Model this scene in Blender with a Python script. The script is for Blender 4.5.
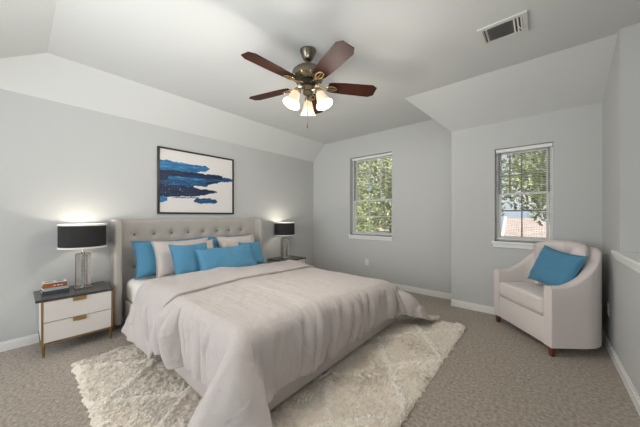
import bpy, bmesh, math, random
import numpy as np
from mathutils import Vector, Matrix, noise
for _o in list(bpy.data.objects): bpy.data.objects.remove(_o)
S = bpy.context.scene
COL = S.collection
R = math.radians
PI = math.pi

# ------------------------------------------------------------------ camera, sky, lights, exposure
cam = bpy.data.cameras.new('camera'); cam_o = bpy.data.objects.new('camera', cam); COL.objects.link(cam_o)
cam_o.location = (0, 0, 1.25); cam_o.rotation_euler = (R(90), 0, R(40.52))
cam.sensor_width = 36; cam.lens = 14.549; cam.shift_y = 2.1 / 640; cam.clip_start = 0.02
S.camera = cam_o
S.view_settings.view_transform = 'Standard'; S.view_settings.look = 'None'
S.view_settings.exposure = 0.2; S.view_settings.gamma = 1.0; S.view_settings.use_curve_mapping = False

def srgb(r, g, b):
    f = lambda c: (c/255/12.92) if c/255 <= .04045 else ((c/255+.055)/1.055)**2.4
    return (f(r), f(g), f(b), 1)

W = bpy.data.worlds.new('sky'); S.world = W; W.use_nodes = True
nt = W.node_tree; nt.nodes.clear()
out = nt.nodes.new('ShaderNodeOutputWorld'); bg = nt.nodes.new('ShaderNodeBackground')
tc = nt.nodes.new('ShaderNodeTexCoord'); nz = nt.nodes.new('ShaderNodeTexNoise'); nz.inputs['Scale'].default_value = 5
nz.inputs['Detail'].default_value = 6
rp = nt.nodes.new('ShaderNodeValToRGB'); rp.color_ramp.elements[0].position = .42; rp.color_ramp.elements[1].position = .62
rp.color_ramp.elements[0].color = srgb(186, 212, 236); rp.color_ramp.elements[1].color = srgb(244, 247, 250)
nt.links.new(tc.outputs['Generated'], nz.inputs['Vector']); nt.links.new(nz.outputs['Fac'], rp.inputs['Fac'])
nt.links.new(rp.outputs['Color'], bg.inputs['Color']); bg.inputs['Strength'].default_value = 0.85
nt.links.new(bg.outputs['Background'], out.inputs['Surface'])

def lamp(name, kind, loc, energy, color=(1, 1, 1), rot=(0, 0, 0), **k):
    l = bpy.data.lights.new(name, kind); l.energy = energy; l.color = color
    for a, b in k.items(): setattr(l, a, b)
    o = bpy.data.objects.new(name, l); COL.objects.link(o); o.location = loc; o.rotation_euler = rot
    return o
sun_o = lamp('sun', 'SUN', (6, -2, 9), 6.2, (1, .95, .86), (0, 0, 0), angle=R(2))
sun_o.rotation_euler = Vector((-.62, .14, -.77)).to_track_quat('-Z', 'Y').to_euler()
# fill light in an unseen window opening added behind the camera, for even falloff
lamp('rear_fill', 'AREA', (-2.25, -3.25, 1.40), 76, (.96, .982, 1), (R(90), 0, 0), shape='RECTANGLE', size=2.0, size_y=1.8)

# two unseen fill lights added beside the camera, bounced off the ceiling like flash
for loc, watt, aim in (((-1.5, -.3, 1.2), 10.5, (-.75, 1.2, 1.5)), ((.25, -.4, .9), 13, (-1.3, .5, 1.5))):
    fl = lamp('bounce_fill', 'AREA', loc, watt, (.96, .982, 1), shape='SQUARE', size=.7, spread=R(130))
    fl.rotation_euler = Vector(aim).to_track_quat('-Z', 'Y').to_euler()

# ------------------------------------------------------------------ materials
def nodes(name):
    m = bpy.data.materials.new(name); m.use_nodes = True
    n = m.node_tree; return m, n, n.nodes['Principled BSDF']
def mat(name, col, rough=.6, metal=0, noise_scale=None, var=.0, bump=0, bump_scale=None, spec=.4, sheen=0, stretch=None, emit=None, trans=0, detail=4):
    m, n, p = nodes(name)
    p.inputs['Base Color'].default_value = col; p.inputs['Roughness'].default_value = rough; p.inputs['Metallic'].default_value = metal
    p.inputs['Specular IOR Level'].default_value = spec
    if sheen: p.inputs['Sheen Weight'].default_value = sheen
    if trans: p.inputs['Transmission Weight'].default_value = trans
    if emit: p.inputs['Emission Color'].default_value = emit[0]; p.inputs['Emission Strength'].default_value = emit[1]
    t = n.nodes.new('ShaderNodeTexCoord'); vec = t.outputs['Object']
    if stretch:
        mp = n.nodes.new('ShaderNodeMapping'); mp.inputs['Scale'].default_value = stretch
        n.links.new(vec, mp.inputs['Vector']); vec = mp.outputs['Vector']
    if var and noise_scale:
        a = n.nodes.new('ShaderNodeTexNoise'); a.inputs['Scale'].default_value = noise_scale; a.inputs['Detail'].default_value = detail
        r = n.nodes.new('ShaderNodeValToRGB'); r.color_ramp.elements[0].position = .3; r.color_ramp.elements[1].position = .7
        r.color_ramp.elements[0].color = tuple(c*(1-var) for c in col[:3])+(1,)
        r.color_ramp.elements[1].color = tuple(min(1, c*(1+var)) for c in col[:3])+(1,)
        n.links.new(vec, a.inputs['Vector']); n.links.new(a.outputs['Fac'], r.inputs['Fac']); n.links.new(r.outputs['Color'], p.inputs['Base Color'])
    if bump:
        a = n.nodes.new('ShaderNodeTexNoise'); a.inputs['Scale'].default_value = bump_scale or 200; a.inputs['Detail'].default_value = 3
        b = n.nodes.new('ShaderNodeBump'); b.inputs['Strength'].default_value = bump; b.inputs['Distance'].default_value = .01
        n.links.new(vec, a.inputs['Vector']); n.links.new(a.outputs['Fac'], b.inputs['Height']); n.links.new(b.outputs['Normal'], p.inputs['Normal'])
    return m

WALL = mat('wall_paint', srgb(196, 197, 196), .75, bump=.08, bump_scale=140, spec=.25)
CEIL = mat('ceiling_paint', srgb(217, 218, 216), .85, bump=.1, bump_scale=120, spec=.2)
TRIM = mat('white_trim_paint', srgb(232, 232, 230), .4)
PLASTIC = mat('white_plastic', srgb(228, 227, 222), .4)
DARKSLOT = mat('dark_slot', srgb(40, 40, 40), .6)
CARPET = mat('grey_brown_carpet', srgb(170, 159, 147), .95, noise_scale=48, var=.34, bump=1.0, bump_scale=150, spec=.1, sheen=.15, detail=9)
RUGL = mat('ivory_shag', srgb(246, 241, 234), .95, noise_scale=60, var=.06, spec=.08, sheen=.2)
RUG = mat('cream_shag', srgb(234, 224, 210), .95, noise_scale=30, var=.08, bump=.5, bump_scale=160, spec=.08, sheen=.2)
DUVET = mat('greige_duvet_cotton', srgb(198, 190, 187), .8, bump=.12, bump_scale=420, spec=.2, sheen=.15)
def crease_bump(m):
    n = m.node_tree; p = n.nodes['Principled BSDF']; old = p.inputs['Normal'].links[0].from_node
    t = n.nodes.new('ShaderNodeTexCoord'); a = n.nodes.new('ShaderNodeTexNoise'); a.inputs['Scale'].default_value = 6; a.inputs['Detail'].default_value = 3; a.inputs['Distortion'].default_value = 1.6
    b = n.nodes.new('ShaderNodeBump'); b.inputs['Strength'].default_value = .22; b.inputs['Distance'].default_value = .06
    n.links.new(t.outputs['Object'], a.inputs['Vector']); n.links.new(a.outputs['Fac'], b.inputs['Height']); n.links.new(b.outputs['Normal'], old.inputs['Normal'])
crease_bump(DUVET)
SHEET = mat('white_sheet_cotton', srgb(232, 231, 224), .8, bump=.15, bump_scale=60, spec=.2)
LINEN = mat('greige_linen', srgb(177, 171, 165), .85, noise_scale=300, var=.06, bump=.25, bump_scale=500, spec=.2, sheen=.15)
BUTTON = mat('button_linen', srgb(132, 124, 118), .85, spec=.2)
RAIL = mat('greige_rail_linen', srgb(198, 189, 184), .85, noise_scale=300, var=.05, bump=.25, bump_scale=500, spec=.2)
BLUE = mat('blue_pillow_cotton', srgb(80, 136, 168), .75, noise_scale=90, var=.05, bump=.2, bump_scale=350, spec=.25, sheen=.1)
WHITEP = mat('pale_pillow_cotton', srgb(196, 187, 182), .8, bump=.2, bump_scale=350, spec=.2, sheen=.1)
CHAIRF = mat('pale_chair_linen', srgb(222, 213, 209), .85, noise_scale=320, var=.05, bump=.25, bump_scale=480, spec=.2, sheen=.15)
LEGW = mat('chair_leg_wood', srgb(104, 62, 42), .4, noise_scale=30, var=.2, stretch=(1, 1, .15))
LACQ = mat('white_lacquer', srgb(221, 217, 213), .3)
DARKTOP = mat('dark_stone_top', srgb(66, 64, 64), .22, noise_scale=40, var=.25)
DARKEDGE = mat('dark_base_edge', srgb(48, 42, 38), .5)
GOLD = mat('brushed_gold', srgb(180, 150, 96), .32, metal=1)
SHADEB = mat('black_lamp_fabric', srgb(40, 39, 39), .8, bump=.2, bump_scale=500)
SHADEW = mat('white_shade_rim', srgb(226, 224, 218), .6)
CHROME = mat('chrome', srgb(215, 213, 208), .12, metal=1)
CRYSTAL = mat('crystal_glass', srgb(236, 236, 232), .04, trans=.85)
BRONZE = mat('antique_pewter', srgb(124, 117, 102), .25, metal=1)
BRASSF = mat('pale_brass', srgb(214, 190, 150), .25, metal=1)
BLADE = mat('walnut_blade', srgb(52, 23, 14), .6, spec=.2, noise_scale=14, var=.35, stretch=(.6, 9, 9))
FROST = mat('lit_frosted_glass', srgb(176, 164, 146), .4, emit=(srgb(255, 226, 186), .62))
VENTW = mat('vent_white_metal', srgb(214, 213, 208), .45)
VENTD = mat('vent_duct_grey', srgb(112, 112, 110), .8)
BLACKF = mat('black_frame', srgb(28, 28, 30), .4)
CANVAS = mat('off_white_canvas', srgb(226, 222, 219), .8, bump=.2, bump_scale=300)
VINYL = mat('white_window_vinyl', srgb(226, 226, 224), .4)
VINYLG = mat('grey_window_channel', srgb(118, 116, 114), .5)
MUNTG = mat('grey_muntin', srgb(120, 116, 108), .5)
SLAT = mat('white_blind_slat', srgb(236, 236, 232), .5)
LEAF = mat('leaf_green', srgb(150, 158, 112), .6, noise_scale=1.2, var=.5)
LEAF2 = mat('leaf_dark_green', srgb(104, 122, 82), .6, noise_scale=1.4, var=.5)
LEAF3 = mat('leaf_pale_green', srgb(172, 176, 130), .6, noise_scale=1.6, var=.45)
BARK = mat('bark', srgb(92, 78, 64), .9, noise_scale=20, var=.4)
GRASS = mat('lawn', srgb(112, 128, 72), .95, noise_scale=3, var=.4)
SIDING = mat('beige_siding', srgb(206, 196, 184), .8)
GLASSD = mat('dark_glass', srgb(60, 70, 84), .1)

def glass_mat():
    m = bpy.data.materials.new('window_glass'); m.use_nodes = True; n = m.node_tree; n.nodes.clear()
    o = n.nodes.new('ShaderNodeOutputMaterial'); t = n.nodes.new('ShaderNodeBsdfTransparent'); g = n.nodes.new('ShaderNodeBsdfGlossy')
    g.inputs['Roughness'].default_value = .02; x = n.nodes.new('ShaderNodeMixShader'); f = n.nodes.new('ShaderNodeFresnel'); f.inputs['IOR'].default_value = 1.3
    n.links.new(f.outputs[0], x.inputs[0]); n.links.new(t.outputs[0], x.inputs[1]); n.links.new(g.outputs[0], x.inputs[2]); n.links.new(x.outputs[0], o.inputs['Surface'])
    return m
GLASS = glass_mat()

def roof_mat():
    m, n, p = nodes('roof_shingle'); p.inputs['Roughness'].default_value = .9
    t = n.nodes.new('ShaderNodeTexCoord'); b = n.nodes.new('ShaderNodeTexBrick')
    b.inputs['Color1'].default_value = srgb(206, 190, 184); b.inputs['Color2'].default_value = srgb(182, 166, 160); b.inputs['Mortar'].default_value = srgb(140, 126, 120)
    b.inputs['Scale'].default_value = 3; b.inputs['Mortar Size'].default_value = .03
    n.links.new(t.outputs['Object'], b.inputs['Vector']); n.links.new(b.outputs['Color'], p.inputs['Base Color']); return m
ROOF = roof_mat()

def paint_mat(name, c1, c2, c3):
    m, n, p = nodes(name); p.inputs['Roughness'].default_value = .55
    t = n.nodes.new('ShaderNodeTexCoord'); mp = n.nodes.new('ShaderNodeMapping'); mp.inputs['Scale'].default_value = (1, 3.2, 34)
    a = n.nodes.new('ShaderNodeTexNoise'); a.inputs['Scale'].default_value = 1.6; a.inputs['Detail'].default_value = 8; a.inputs['Roughness'].default_value = .68
    r = n.nodes.new('ShaderNodeValToRGB'); e = r.color_ramp.elements
    e[0].position = .36; e[0].color = c1; e[1].position = .70; e[1].color = c3; k = e.new(.52); k.color = c2
    n.links.new(t.outputs['Object'], mp.inputs[0]); n.links.new(mp.outputs[0], a.inputs['Vector']); n.links.new(a.outputs['Fac'], r.inputs['Fac']); n.links.new(r.outputs['Color'], p.inputs['Base Color'])
    return m
PAINT_L = paint_mat('light_blue_paint', srgb(14, 74, 124), srgb(26, 112, 164), srgb(84, 160, 202))
PAINT_N = paint_mat('navy_paint', srgb(8, 18, 38), srgb(10, 36, 72), srgb(20, 66, 112))
PAINT_M = paint_mat('mid_blue_paint', srgb(10, 38, 74), srgb(18, 76, 122), srgb(58, 124, 166))

# ------------------------------------------------------------------ helpers
def build(name, bm, m, parent=None, smooth=None, loc=None, recalc=True):
    me = bpy.data.meshes.new(name)
    if recalc: bmesh.ops.recalc_face_normals(bm, faces=bm.faces[:])
    bm.to_mesh(me); bm.free()
    for x in (m if isinstance(m, (list, tuple)) else [m]): me.materials.append(x)
    if smooth is not None:
        for p in me.polygons: p.use_smooth = True
        me.set_sharp_from_angle(angle=R(smooth))
    o = bpy.data.objects.new(name, me); COL.objects.link(o)
    if parent: o.parent = parent
    if loc: o.location = loc
    return o
def thing(name, label, cat, loc=(0, 0, 0), rz=0, group=None):
    o = bpy.data.objects.new(name, None); COL.objects.link(o); o.location = loc; o.rotation_euler = (0, 0, rz); o.empty_display_size = .1
    return tag(o, label, cat, group)
def tag(o, label, cat, group=None):
    o['label'] = label; o['category'] = cat
    if group: o['group'] = group
    return o
def struct(o, label=None, cat=None):
    o['kind'] = 'structure'
    if label: o['label'] = label
    if cat: o['category'] = cat
    return o
def nb(): return bmesh.new()
def box(bm, x0, x1, y0, y1, z0, z1, bev=0, seg=2, mi=0, M=None):
    r = bmesh.ops.create_cube(bm, size=1); vs = r['verts']
    for v in vs: v.co = Vector(((x0+x1)/2+v.co.x*(x1-x0), (y0+y1)/2+v.co.y*(y1-y0), (z0+z1)/2+v.co.z*(z1-z0)))
    fs = list({f for v in vs for f in v.link_faces})
    if bev:
        es = list({e for v in vs for e in v.link_edges})
        q = bmesh.ops.bevel(bm, geom=es, offset=bev, segments=seg, affect='EDGES', profile=.5)
        fs = list(set(q['faces']) | {f for f in fs if f.is_valid}); vs = list({v for f in fs for v in f.verts})
    for f in fs: f.material_index = mi
    if M:
        for v in vs: v.co = M @ v.co
    return bm
def lathe(bm, prof, seg=24, c=(0, 0, 0), M=None, mi=0):
    rings = []
    for r, z in prof:
        if r < 1e-5: rings.append([bm.verts.new((c[0], c[1], c[2]+z))])
        else: rings.append([bm.verts.new((c[0]+r*math.cos(2*PI*i/seg), c[1]+r*math.sin(2*PI*i/seg), c[2]+z)) for i in range(seg)])
    for a, b in zip(rings, rings[1:]):
        for i in range(seg):
            j = (i+1) % seg
            if len(a) == 1 and len(b) == 1: continue
            if len(a) == 1: f = bm.faces.new((a[0], b[i], b[j]))
            elif len(b) == 1: f = bm.faces.new((a[i], a[j], b[0]))
            else: f = bm.faces.new((a[i], a[j], b[j], b[i]))
            f.material_index = mi
    if M:
        for v in {v for r in rings for v in r}: v.co = M @ v.co
    return bm
def tube(bm, pts, r, seg=8, taper=None):
    pts = [Vector(p) for p in pts]; rings = []
    for k, p in enumerate(pts):
        t = (pts[min(k+1, len(pts)-1)]-pts[max(k-1, 0)]).normalized()
        u = t.orthogonal().normalized() if k == 0 else (u-t*u.dot(t)).normalized()
        w = t.cross(u); rr = r if taper is None else r*taper[k]
        rings.append([bm.verts.new(p+(u*math.cos(2*PI*i/seg)+w*math.sin(2*PI*i/seg))*rr) for i in range(seg)])
    for a, b in zip(rings, rings[1:]):
        for i in range(seg): bm.faces.new((a[i], a[(i+1) % seg], b[(i+1) % seg], b[i]))
    bm.faces.new(rings[0][::-1]); bm.faces.new(rings[-1]); return bm
def prism(bm, pts, axis, a, b, mi=0):
    """extrude a polygon given in the two other axes along axis from a to b"""
    def P(p, t): return {0: (t, p[0], p[1]), 1: (p[0], t, p[1]), 2: (p[0], p[1], t)}[axis]
    A = [bm.verts.new(P(p, a)) for p in pts]; B = [bm.verts.new(P(p, b)) for p in pts]
    fs = [bm.faces.new(A), bm.faces.new(B[::-1])]
    for i in range(len(pts)):
        j = (i+1) % len(pts); fs.append(bm.faces.new((A[i], A[j], B[j], B[i])))
    for f in fs: f.material_index = mi
    return bm
def subsurf(o, lv=1):
    m = o.modifiers.new('subdivision', 'SUBSURF'); m.levels = lv; m.render_levels = lv; return o
def copy_thing(root, loc, rz=None, label=None):
    r = root.copy(); COL.objects.link(r); r.location = loc
    if rz is not None: r.rotation_euler = (0, 0, rz)
    if label: r['label'] = label
    for ch in list(root.children):
        c = ch.copy(); COL.objects.link(c); c.parent = r
        for g in list(ch.children):
            d = g.copy(); COL.objects.link(d); d.parent = c
    return r

# ------------------------------------------------------------------ room
UL, UR, D1, D2, ZC, ZL = -3.774, .481, 4.194, 3.925, 2.746, 2.416
DB = -3.3                       # back of the unseen space added behind the camera for the fill light
UJ = -.948                      # where the right-hand stretch of the far wall steps forward
DN = -.56                       # wall behind the camera
T = .14
bm = nb(); box(bm, UL-T, 1.9, DB-T, D1+T, -.12, 0); struct(build('floor', bm, CARPET), 'grey-brown cut pile carpet')
# left wall (gable of the sloped ceiling at its top)
bm = nb(); box(bm, UL-T, UL, DB-T, D1+T, 0, ZL+.35); struct(build('wall_left', bm, WALL))
def wall_hole(bm, y0, y1, x0, x1, z1, hx0, hx1, hz0, hz1):
    box(bm, x0, hx0, y0, y1, 0, z1); box(bm, hx1, x1, y0, y1, 0, z1); box(bm, hx0, hx1, y0, y1, 0, hz0); box(bm, hx0, hx1, y0, y1, hz1, z1)
W1 = (-2.818, -1.952, .885, 2.36)
W2 = (-.446, .106, .93, 2.086)
bm = nb(); wall_hole(bm, D1, D1+T+.06, UL, UJ, ZC+.1, *W1); struct(build('wall_far', bm, WALL))
bm = nb(); wall_hole(bm, D2, D2+T+.06, UJ, UR+.12, ZC+.1, *W2)
box(bm, UJ, UJ+.1, D2+.1, D1+.1, 0, ZC+.1)
struct(build('wall_window', bm, WALL), 'stretch of far wall that steps forward, with the window above the armchair')
# right wall: full height near the corner, half wall beside the stairwell
DE = 3.136
bm = nb(); box(bm, UR, UR+.12, DE, D2+.05, 0, ZC+.1); box(bm, UR, UR+.12, DN, DE, 0, .90); box(bm, UR, UR+.12, DB, DN, 0, ZL); struct(build('wall_right', bm, WALL))
bm = nb(); box(bm, UR+.12, 1.9, DE, DE+T, -.1, ZC+.1); box(bm, 1.8, 1.9, DN, DE, -.1, ZC+.1); struct(build('wall_stairwell', bm, WALL))
bm = nb(); box(bm, UL, 1.9, DN-T, DN, ZL-.05, ZC+.1); wall_hole(bm, DB-T, DB, UL, UR+.12, ZC, -3.35, -1.15, .45, 2.3)  # window opening in the added rear wall lets the fill light in
struct(build('wall_near', bm, WALL))
bm = nb(); box(bm, UL, 1.9, DB-T, DN-T, ZL, ZL+.1); struct(build('ceiling_added', bm, CEIL), 'low ceiling over the added, unseen space behind the camera')
# ceiling
FU, FD = -3.448, .178            # edges of the flat part
SD = 3.205                       # where the slope over the armchair starts
bm = nb()
def poly(*p):
    return bm.faces.new([bm.verts.new(q) for q in p])
AX = -1.325
poly((FU, FD, ZC), (1.9, FD, ZC), (1.9, DE+.02, ZC), (UR+.02, DE+.02, ZC), (UR+.02, SD, ZC), (AX, SD, ZC), (UJ, D2, ZC), (UJ, D1+.05, ZC), (FU, D1+.05, ZC))
poly((UL-.02, DN, ZL-.02), (FU, FD, ZC), (FU, D1+.05, ZC), (UL-.02, D1+.05, ZL-.02))
poly((UL-.02, DN, ZL-.02), (1.9, DN, ZL-.02), (1.9, FD, ZC), (FU, FD, ZC))
poly((AX, SD, ZC), (UR+.02, SD, ZC), (UR+.02, D2+.01, ZL), (UJ, D2+.01, ZL))
poly((AX, SD, ZC), (UJ, D2+.01, ZL), (UJ, D2+.01, ZC))
bmesh.ops.remove_doubles(bm, verts=bm.verts[:], dist=.0005)
bmesh.ops.recalc_face_normals(bm, faces=bm.faces[:])
for f in bm.faces[:]:
    pass
ce = build('ceiling', bm, CEIL); struct(ce, 'pale ceiling with sloped edges and a dropped slope over the armchair')
bm = nb(); box(bm, UL-.6, 2.4, DN-.9, D1+.7, ZC+.12, ZC+.22); struct(build('roof_deck', bm, CEIL))
# baseboards
def baseb(name, segs):
    b = nb()
    for (x0, x1, y0, y1) in segs:
        box(b, x0, x1, y0, y1, 0, .07); 
        # small stepped cap
        cx0, cx1, cy0, cy1 = x0, x1, y0, y1
        if x1-x0 > y1-y0: cy0 += .006
        elif name.endswith('left'): cx1 -= .006
        else: cx0 += .006
        box(b, cx0, cx1, cy0, cy1, .07, .088)
    struct(build(name, b, TRIM))
baseb('baseboard_left', [(UL, UL+.014, DN, D1)])
baseb('baseboard_far', [(UL, UJ, D1-.014, D1)])
baseb('baseboard_window', [(UJ-.004, UR, D2-.014, D2)])
baseb('baseboard_right', [(UR-.014, UR, DN, D2)])
# ledge on the half wall: profiled cap
prof = [(UR-.002, .885), (UR-.014, .890), (UR-.014, .905), (UR-.024, .912), (UR-.024, .926), (UR-.034, .934), (UR-.036, .952), (UR-.030, .962), (UR+.15, .962), (UR+.15, .94), (UR+.12, .885)]
bm = nb(); prism(bm, prof, 1, DN, DE-.0005)
prism(bm, [(x, z) for x, z in prof[:8]]+[(UR-.0005, .962), (UR-.0005, .885)], 1, DE-.0005, DE+.10)
struct(build('trim_1', bm, TRIM), 'white moulded ledge capping the half wall')

# windows -------------------------------------------------------------
def window(idx, hole, d, up_v, up_h, lo_v, lo_h, meet, rec, muntm, label):
    x0, x1, z0, z1 = hole
    root = bpy.data.objects.new('window_%d' % idx, None); COL.objects.link(root); root['kind'] = 'structure'; root['label'] = label
    root.location = ((x0+x1)/2, d, z0)
    cx = (x0+x1)/2; hw = (x1-x0)/2; H = z1-z0
    y = rec
    b = nb(); fw = .03
    box(b, -hw, -hw+fw, y, y+.08, 0, H); box(b, hw-fw, hw, y, y+.08, 0, H); box(b, -hw+fw, hw-fw, y, y+.08, H-fw, H); box(b, -hw+fw, hw-fw, y, y+.08, 0, fw)
    build('window_frame', b, VINYL, root)
    b = nb(); box(b, -hw+fw, -hw+fw+.012, y-.004, y+.03, meet-z0, H-fw); box(b, hw-fw-.012, hw-fw, y-.004, y+.03, meet-z0, H-fw)
    build('sash_track', b, VINYLG, root)
    def sash(name, za, zb, yy, vs, hs):
        s = .026; q = nb(); a, c = -hw+fw+.004, hw-fw-.004
        box(q, a, a+s, yy, yy+.028, za, zb); box(q, c-s, c, yy, yy+.028, za, zb); box(q, a+s, c-s, yy, yy+.028, za, za+s*1.2); box(q, a+s, c-s, yy, yy+.028, zb-s*1.1, zb)
        so = build(name, q, VINYL, root)
        q = nb(); box(q, a+s, c-s, yy+.011, yy+.015, za+s*1.2, zb-s*1.1); build('pane', q, GLASS, so)
        q = nb()
        for v in vs: X = a+s+(c-a-2*s)*v; box(q, X-.007, X+.007, yy+.006, yy+.020, za+s*1.2, zb-s*1.1)
        for v in hs: Z = za+s*1.2+(zb-za-2.3*s)*v; box(q, a+s, c-s, yy+.007, yy+.019, Z-.007, Z+.007)
        build('muntin_bars', q, muntm, so)
    sash('lower_sash', fw, meet-z0+.012, y+.012, lo_v, lo_h)
    sash('upper_sash', meet-z0-.014, H-fw, y+.044, up_v, up_h)
    b = nb(); box(b, -hw-.03, hw+.03, -.035, rec+.004, -.028, .0, .004); box(b, -hw-.018, hw+.018, -.018, 0, -.075, -.028, .003)
    build('window_sill', b, TRIM, root)
    # blind: head rail and open slats
    bl = thing('window_blind', 'white slatted blind hung in the top of the ' + ('window left of centre' if idx == 1 else 'window behind the armchair'), 'blind', (cx, d, z0))
    b = nb(); box(b, -hw+.006, hw-.006, y-.045, y-.008, H-.046, H-.004, .004); build('headrail', b, SLAT, bl)
    b = nb(); z = H-.075
    while z > .05:
        M = Matrix.Translation((0, y-.025, z)) @ Matrix.Rotation(R(-7), 4, 'X')
        box(b, -hw+.012, hw-.012, -.009, .009, -.0005, .0005, M=M); z -= .021
    build('slats', b, SLAT, bl)
    b = nb()
    for X in (-hw*.62, hw*.62): tube(b, [(X, y-.025, H-.06), (X, y-.025, .03)], .0012, 5)
    build('ladder_cords', b, SLAT, bl)
    b = nb(); box(b, -hw+.012, hw-.012, y-.036, y-.014, .02, .034, .003); build('bottom_rail', b, SLAT, bl)
    return root
window(1, W1, D1, (.36, .69), (), (.40,), (.5,), 1.535, .10, VINYL, 'double hung window left of centre in far wall')
window(2, W2, D2, (.20, .47), (.44,), (.48,), (.62,), 1.522, .07, MUNTG, 'double hung window behind the armchair')

# outlets -------------------------------------------------------------
def outlet(loc, rz, label):
    t = thing('outlet', label, 'outlet', loc, rz)
    b = nb(); box(b, -.036, .036, -.006, 0, -.058, .058, .003); build('cover_plate', b, PLASTIC, t)
    for s in (-.022, .022):
        b = nb(); lathe(b, [(0, 0), (.016, 0), (.016, .004), (0, .004)], 16, M=Matrix.Translation((0, -.005, s)) @ Matrix.Rotation(R(90), 4, 'X')); f = build('socket', b, PLASTIC, t)
        b = nb(); box(b, -.008, -.005, -.0098, -.0085, s-.005, s+.006); box(b, .005, .008, -.0098, -.0085, s-.005, s+.006); build('slots', b, DARKSLOT, f)
    return t
outlet((-2.443, D1, .393), 0, 'white electrical outlet low on the far wall below the left window')
outlet((UR, 3.60, .375), R(-90), 'white electrical outlet low on the right wall beside the armchair')

# ceiling vent ---------------------------------------------------------
vt = thing('ceiling_vent', 'white rectangular air vent with grey louvres set in the ceiling', 'vent', (-.236, 2.535, ZC))
b = nb(); hx, hy = .158, .128
for (x0, x1, y0, y1) in ((-hx, hx, -hy, -hy+.03), (-hx, hx, hy-.03, hy), (-hx, -hx+.03, -hy+.03, hy-.03), (hx-.03, hx, -hy+.03, hy-.03)): box(b, x0, x1, y0, y1, -.012, 0)
build('vent_frame', b, VENTW, vt)
b = nb(); box(b, -hx+.03, hx-.03, -hy+.03, hy-.03, -.002, -.001); build('duct_back', b, VENTD, vt)
b = nb()
for k in range(11):
    yy = -hy+.042+k*.0172; M = Matrix.Translation((-.01, yy, -.009)) @ Matrix.Rotation(R(35), 4, 'X'); box(b, -.068, .068, -.006, .006, -.0006, .0006, M=M)
build('centre_louvres', b, VENTD, vt)
for s, n in ((-1, 2), (1, 3)):
    b = nb()
    for k in range(n):
        xx = s*(.122-k*.022); M = Matrix.Translation((xx, 0, -.011)) @ Matrix.Rotation(R(35*s), 4, 'Y'); box(b, -.006, .006, -hy+.032, hy-.032, -.001, .001, M=M)
    build('side_louvres', b, VENTW, vt)
b = nb(); tube(b, [(.105, .02, -.012), (.118, .03, -.035)], .003, 6); build('damper_lever', b, VENTW, vt)

# ------------------------------------------------------------------ ceiling fan
FX, FY = -1.605, 1.711
fan = thing('ceiling_fan', 'pewter ceiling fan with five dark walnut blades and lit glass shades', 'ceiling fan', (FX, FY, ZC))
b = nb(); lathe(b, [(0, 0), (.064, 0), (.074, -.006), (.072, -.016), (.060, -.045), (.045, -.078), (.034, -.092), (.02, -.098), (0, -.098)], 28); build('canopy', b, BRONZE, fan, 35)
b = nb(); lathe(b, [(.014, -.09), (.014, -.15)], 14); lathe(b, [(0, -.142), (.03, -.142), (.036, -.158), (.03, -.172), (0, -.172)], 18); build('downrod', b, BRONZE, fan, 35)
b = nb(); lathe(b, [(0, -.165), (.07, -.168), (.122, -.180), (.142, -.200), (.148, -.230), (.140, -.254), (.112, -.274), (.078, -.286), (0, -.288)], 36); mh = build('motor_housing', b, BRONZE, fan, 35)
for k in range(10):
    a = 2*PI*k/10; b = nb(); lathe(b, [(0, 0), (.014, .0), (.012, .006), (0, .008)], 10, M=Matrix.Translation((.136*math.cos(a), .136*math.sin(a), -.258)) @ Matrix.Rotation(a, 4, 'Z') @ Matrix.Rotation(R(130), 4, 'Y'))
    build('vent_rosette', b, BRASSF, mh, 35)
b = nb(); lathe(b, [(.07, -.284), (.074, -.296), (.07, -.312), (.05, -.322)], 28); build('flywheel', b, mat('black_flywheel', srgb(36, 32, 28), .5), fan, 35)
b = nb(); lathe(b, [(.05, -.318), (.056, -.33), (.056, -.352), (.04, -.368), (.045, -.378), (.045, -.392), (.028, -.408), (.012, -.414), (.010, -.432), (0, -.438)], 26); build('switch_housing', b, BRONZE, fan, 35)
for a in (-93, -21, 51, 123, 195):
    Mz = Matrix.Rotation(R(a), 4, 'Z'); pit = Matrix.Translation((0, 0, -.318)) @ Matrix.Rotation(R(-12), 4, 'X')
    L0, L1 = .185, .640
    pts = []
    for (r, w) in ((L0, .050), (L0+.03, .062), (.34, .072), (L1-.045, .079), (L1, .050)): pts.append((r, w))
    out = [(r, w) for r, w in pts]+[(r, -w) for r, w in reversed(pts)]
    b = nb(); A = [b.verts.new(Mz @ pit @ Vector((x, y, .003))) for x, y in out]; B = [b.verts.new(Mz @ pit @ Vector((x, y, -.003))) for x, y in out]
    b.faces.new(A); b.faces.new(B[::-1])
    for i in range(len(out)): b.faces.new((A[i], A[(i+1) % len(out)], B[(i+1) % len(out)], B[i]))
    # blade built around its own axis so the grain follows it
    bl = build('blade', b, BLADE, fan)
    bl.data.transform(Mz.inverted()); bl.rotation_euler = (0, 0, R(a))
    # blade iron: arm and an open scroll loop
    b = nb()
    tube(b, [(.06, 0, -.306), (.10, 0, -.318), (.145, 0, -.330), (.185, 0, -.332)], .011, 8, taper=[1.1, .9, .8, .8])
    ring = [(.215+.050*math.cos(t), .028*math.sin(t), -.329-.2*.024*math.sin(t)) for t in [2*PI*i/18 for i in range(19)]]
    tube(b, ring, .0065, 6)
    tube(b, [(.185, 0, -.331), (.25, 0, -.330)], .005, 6)
    ir = build('blade_iron', b, BRASSF, bl, 40)
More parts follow.
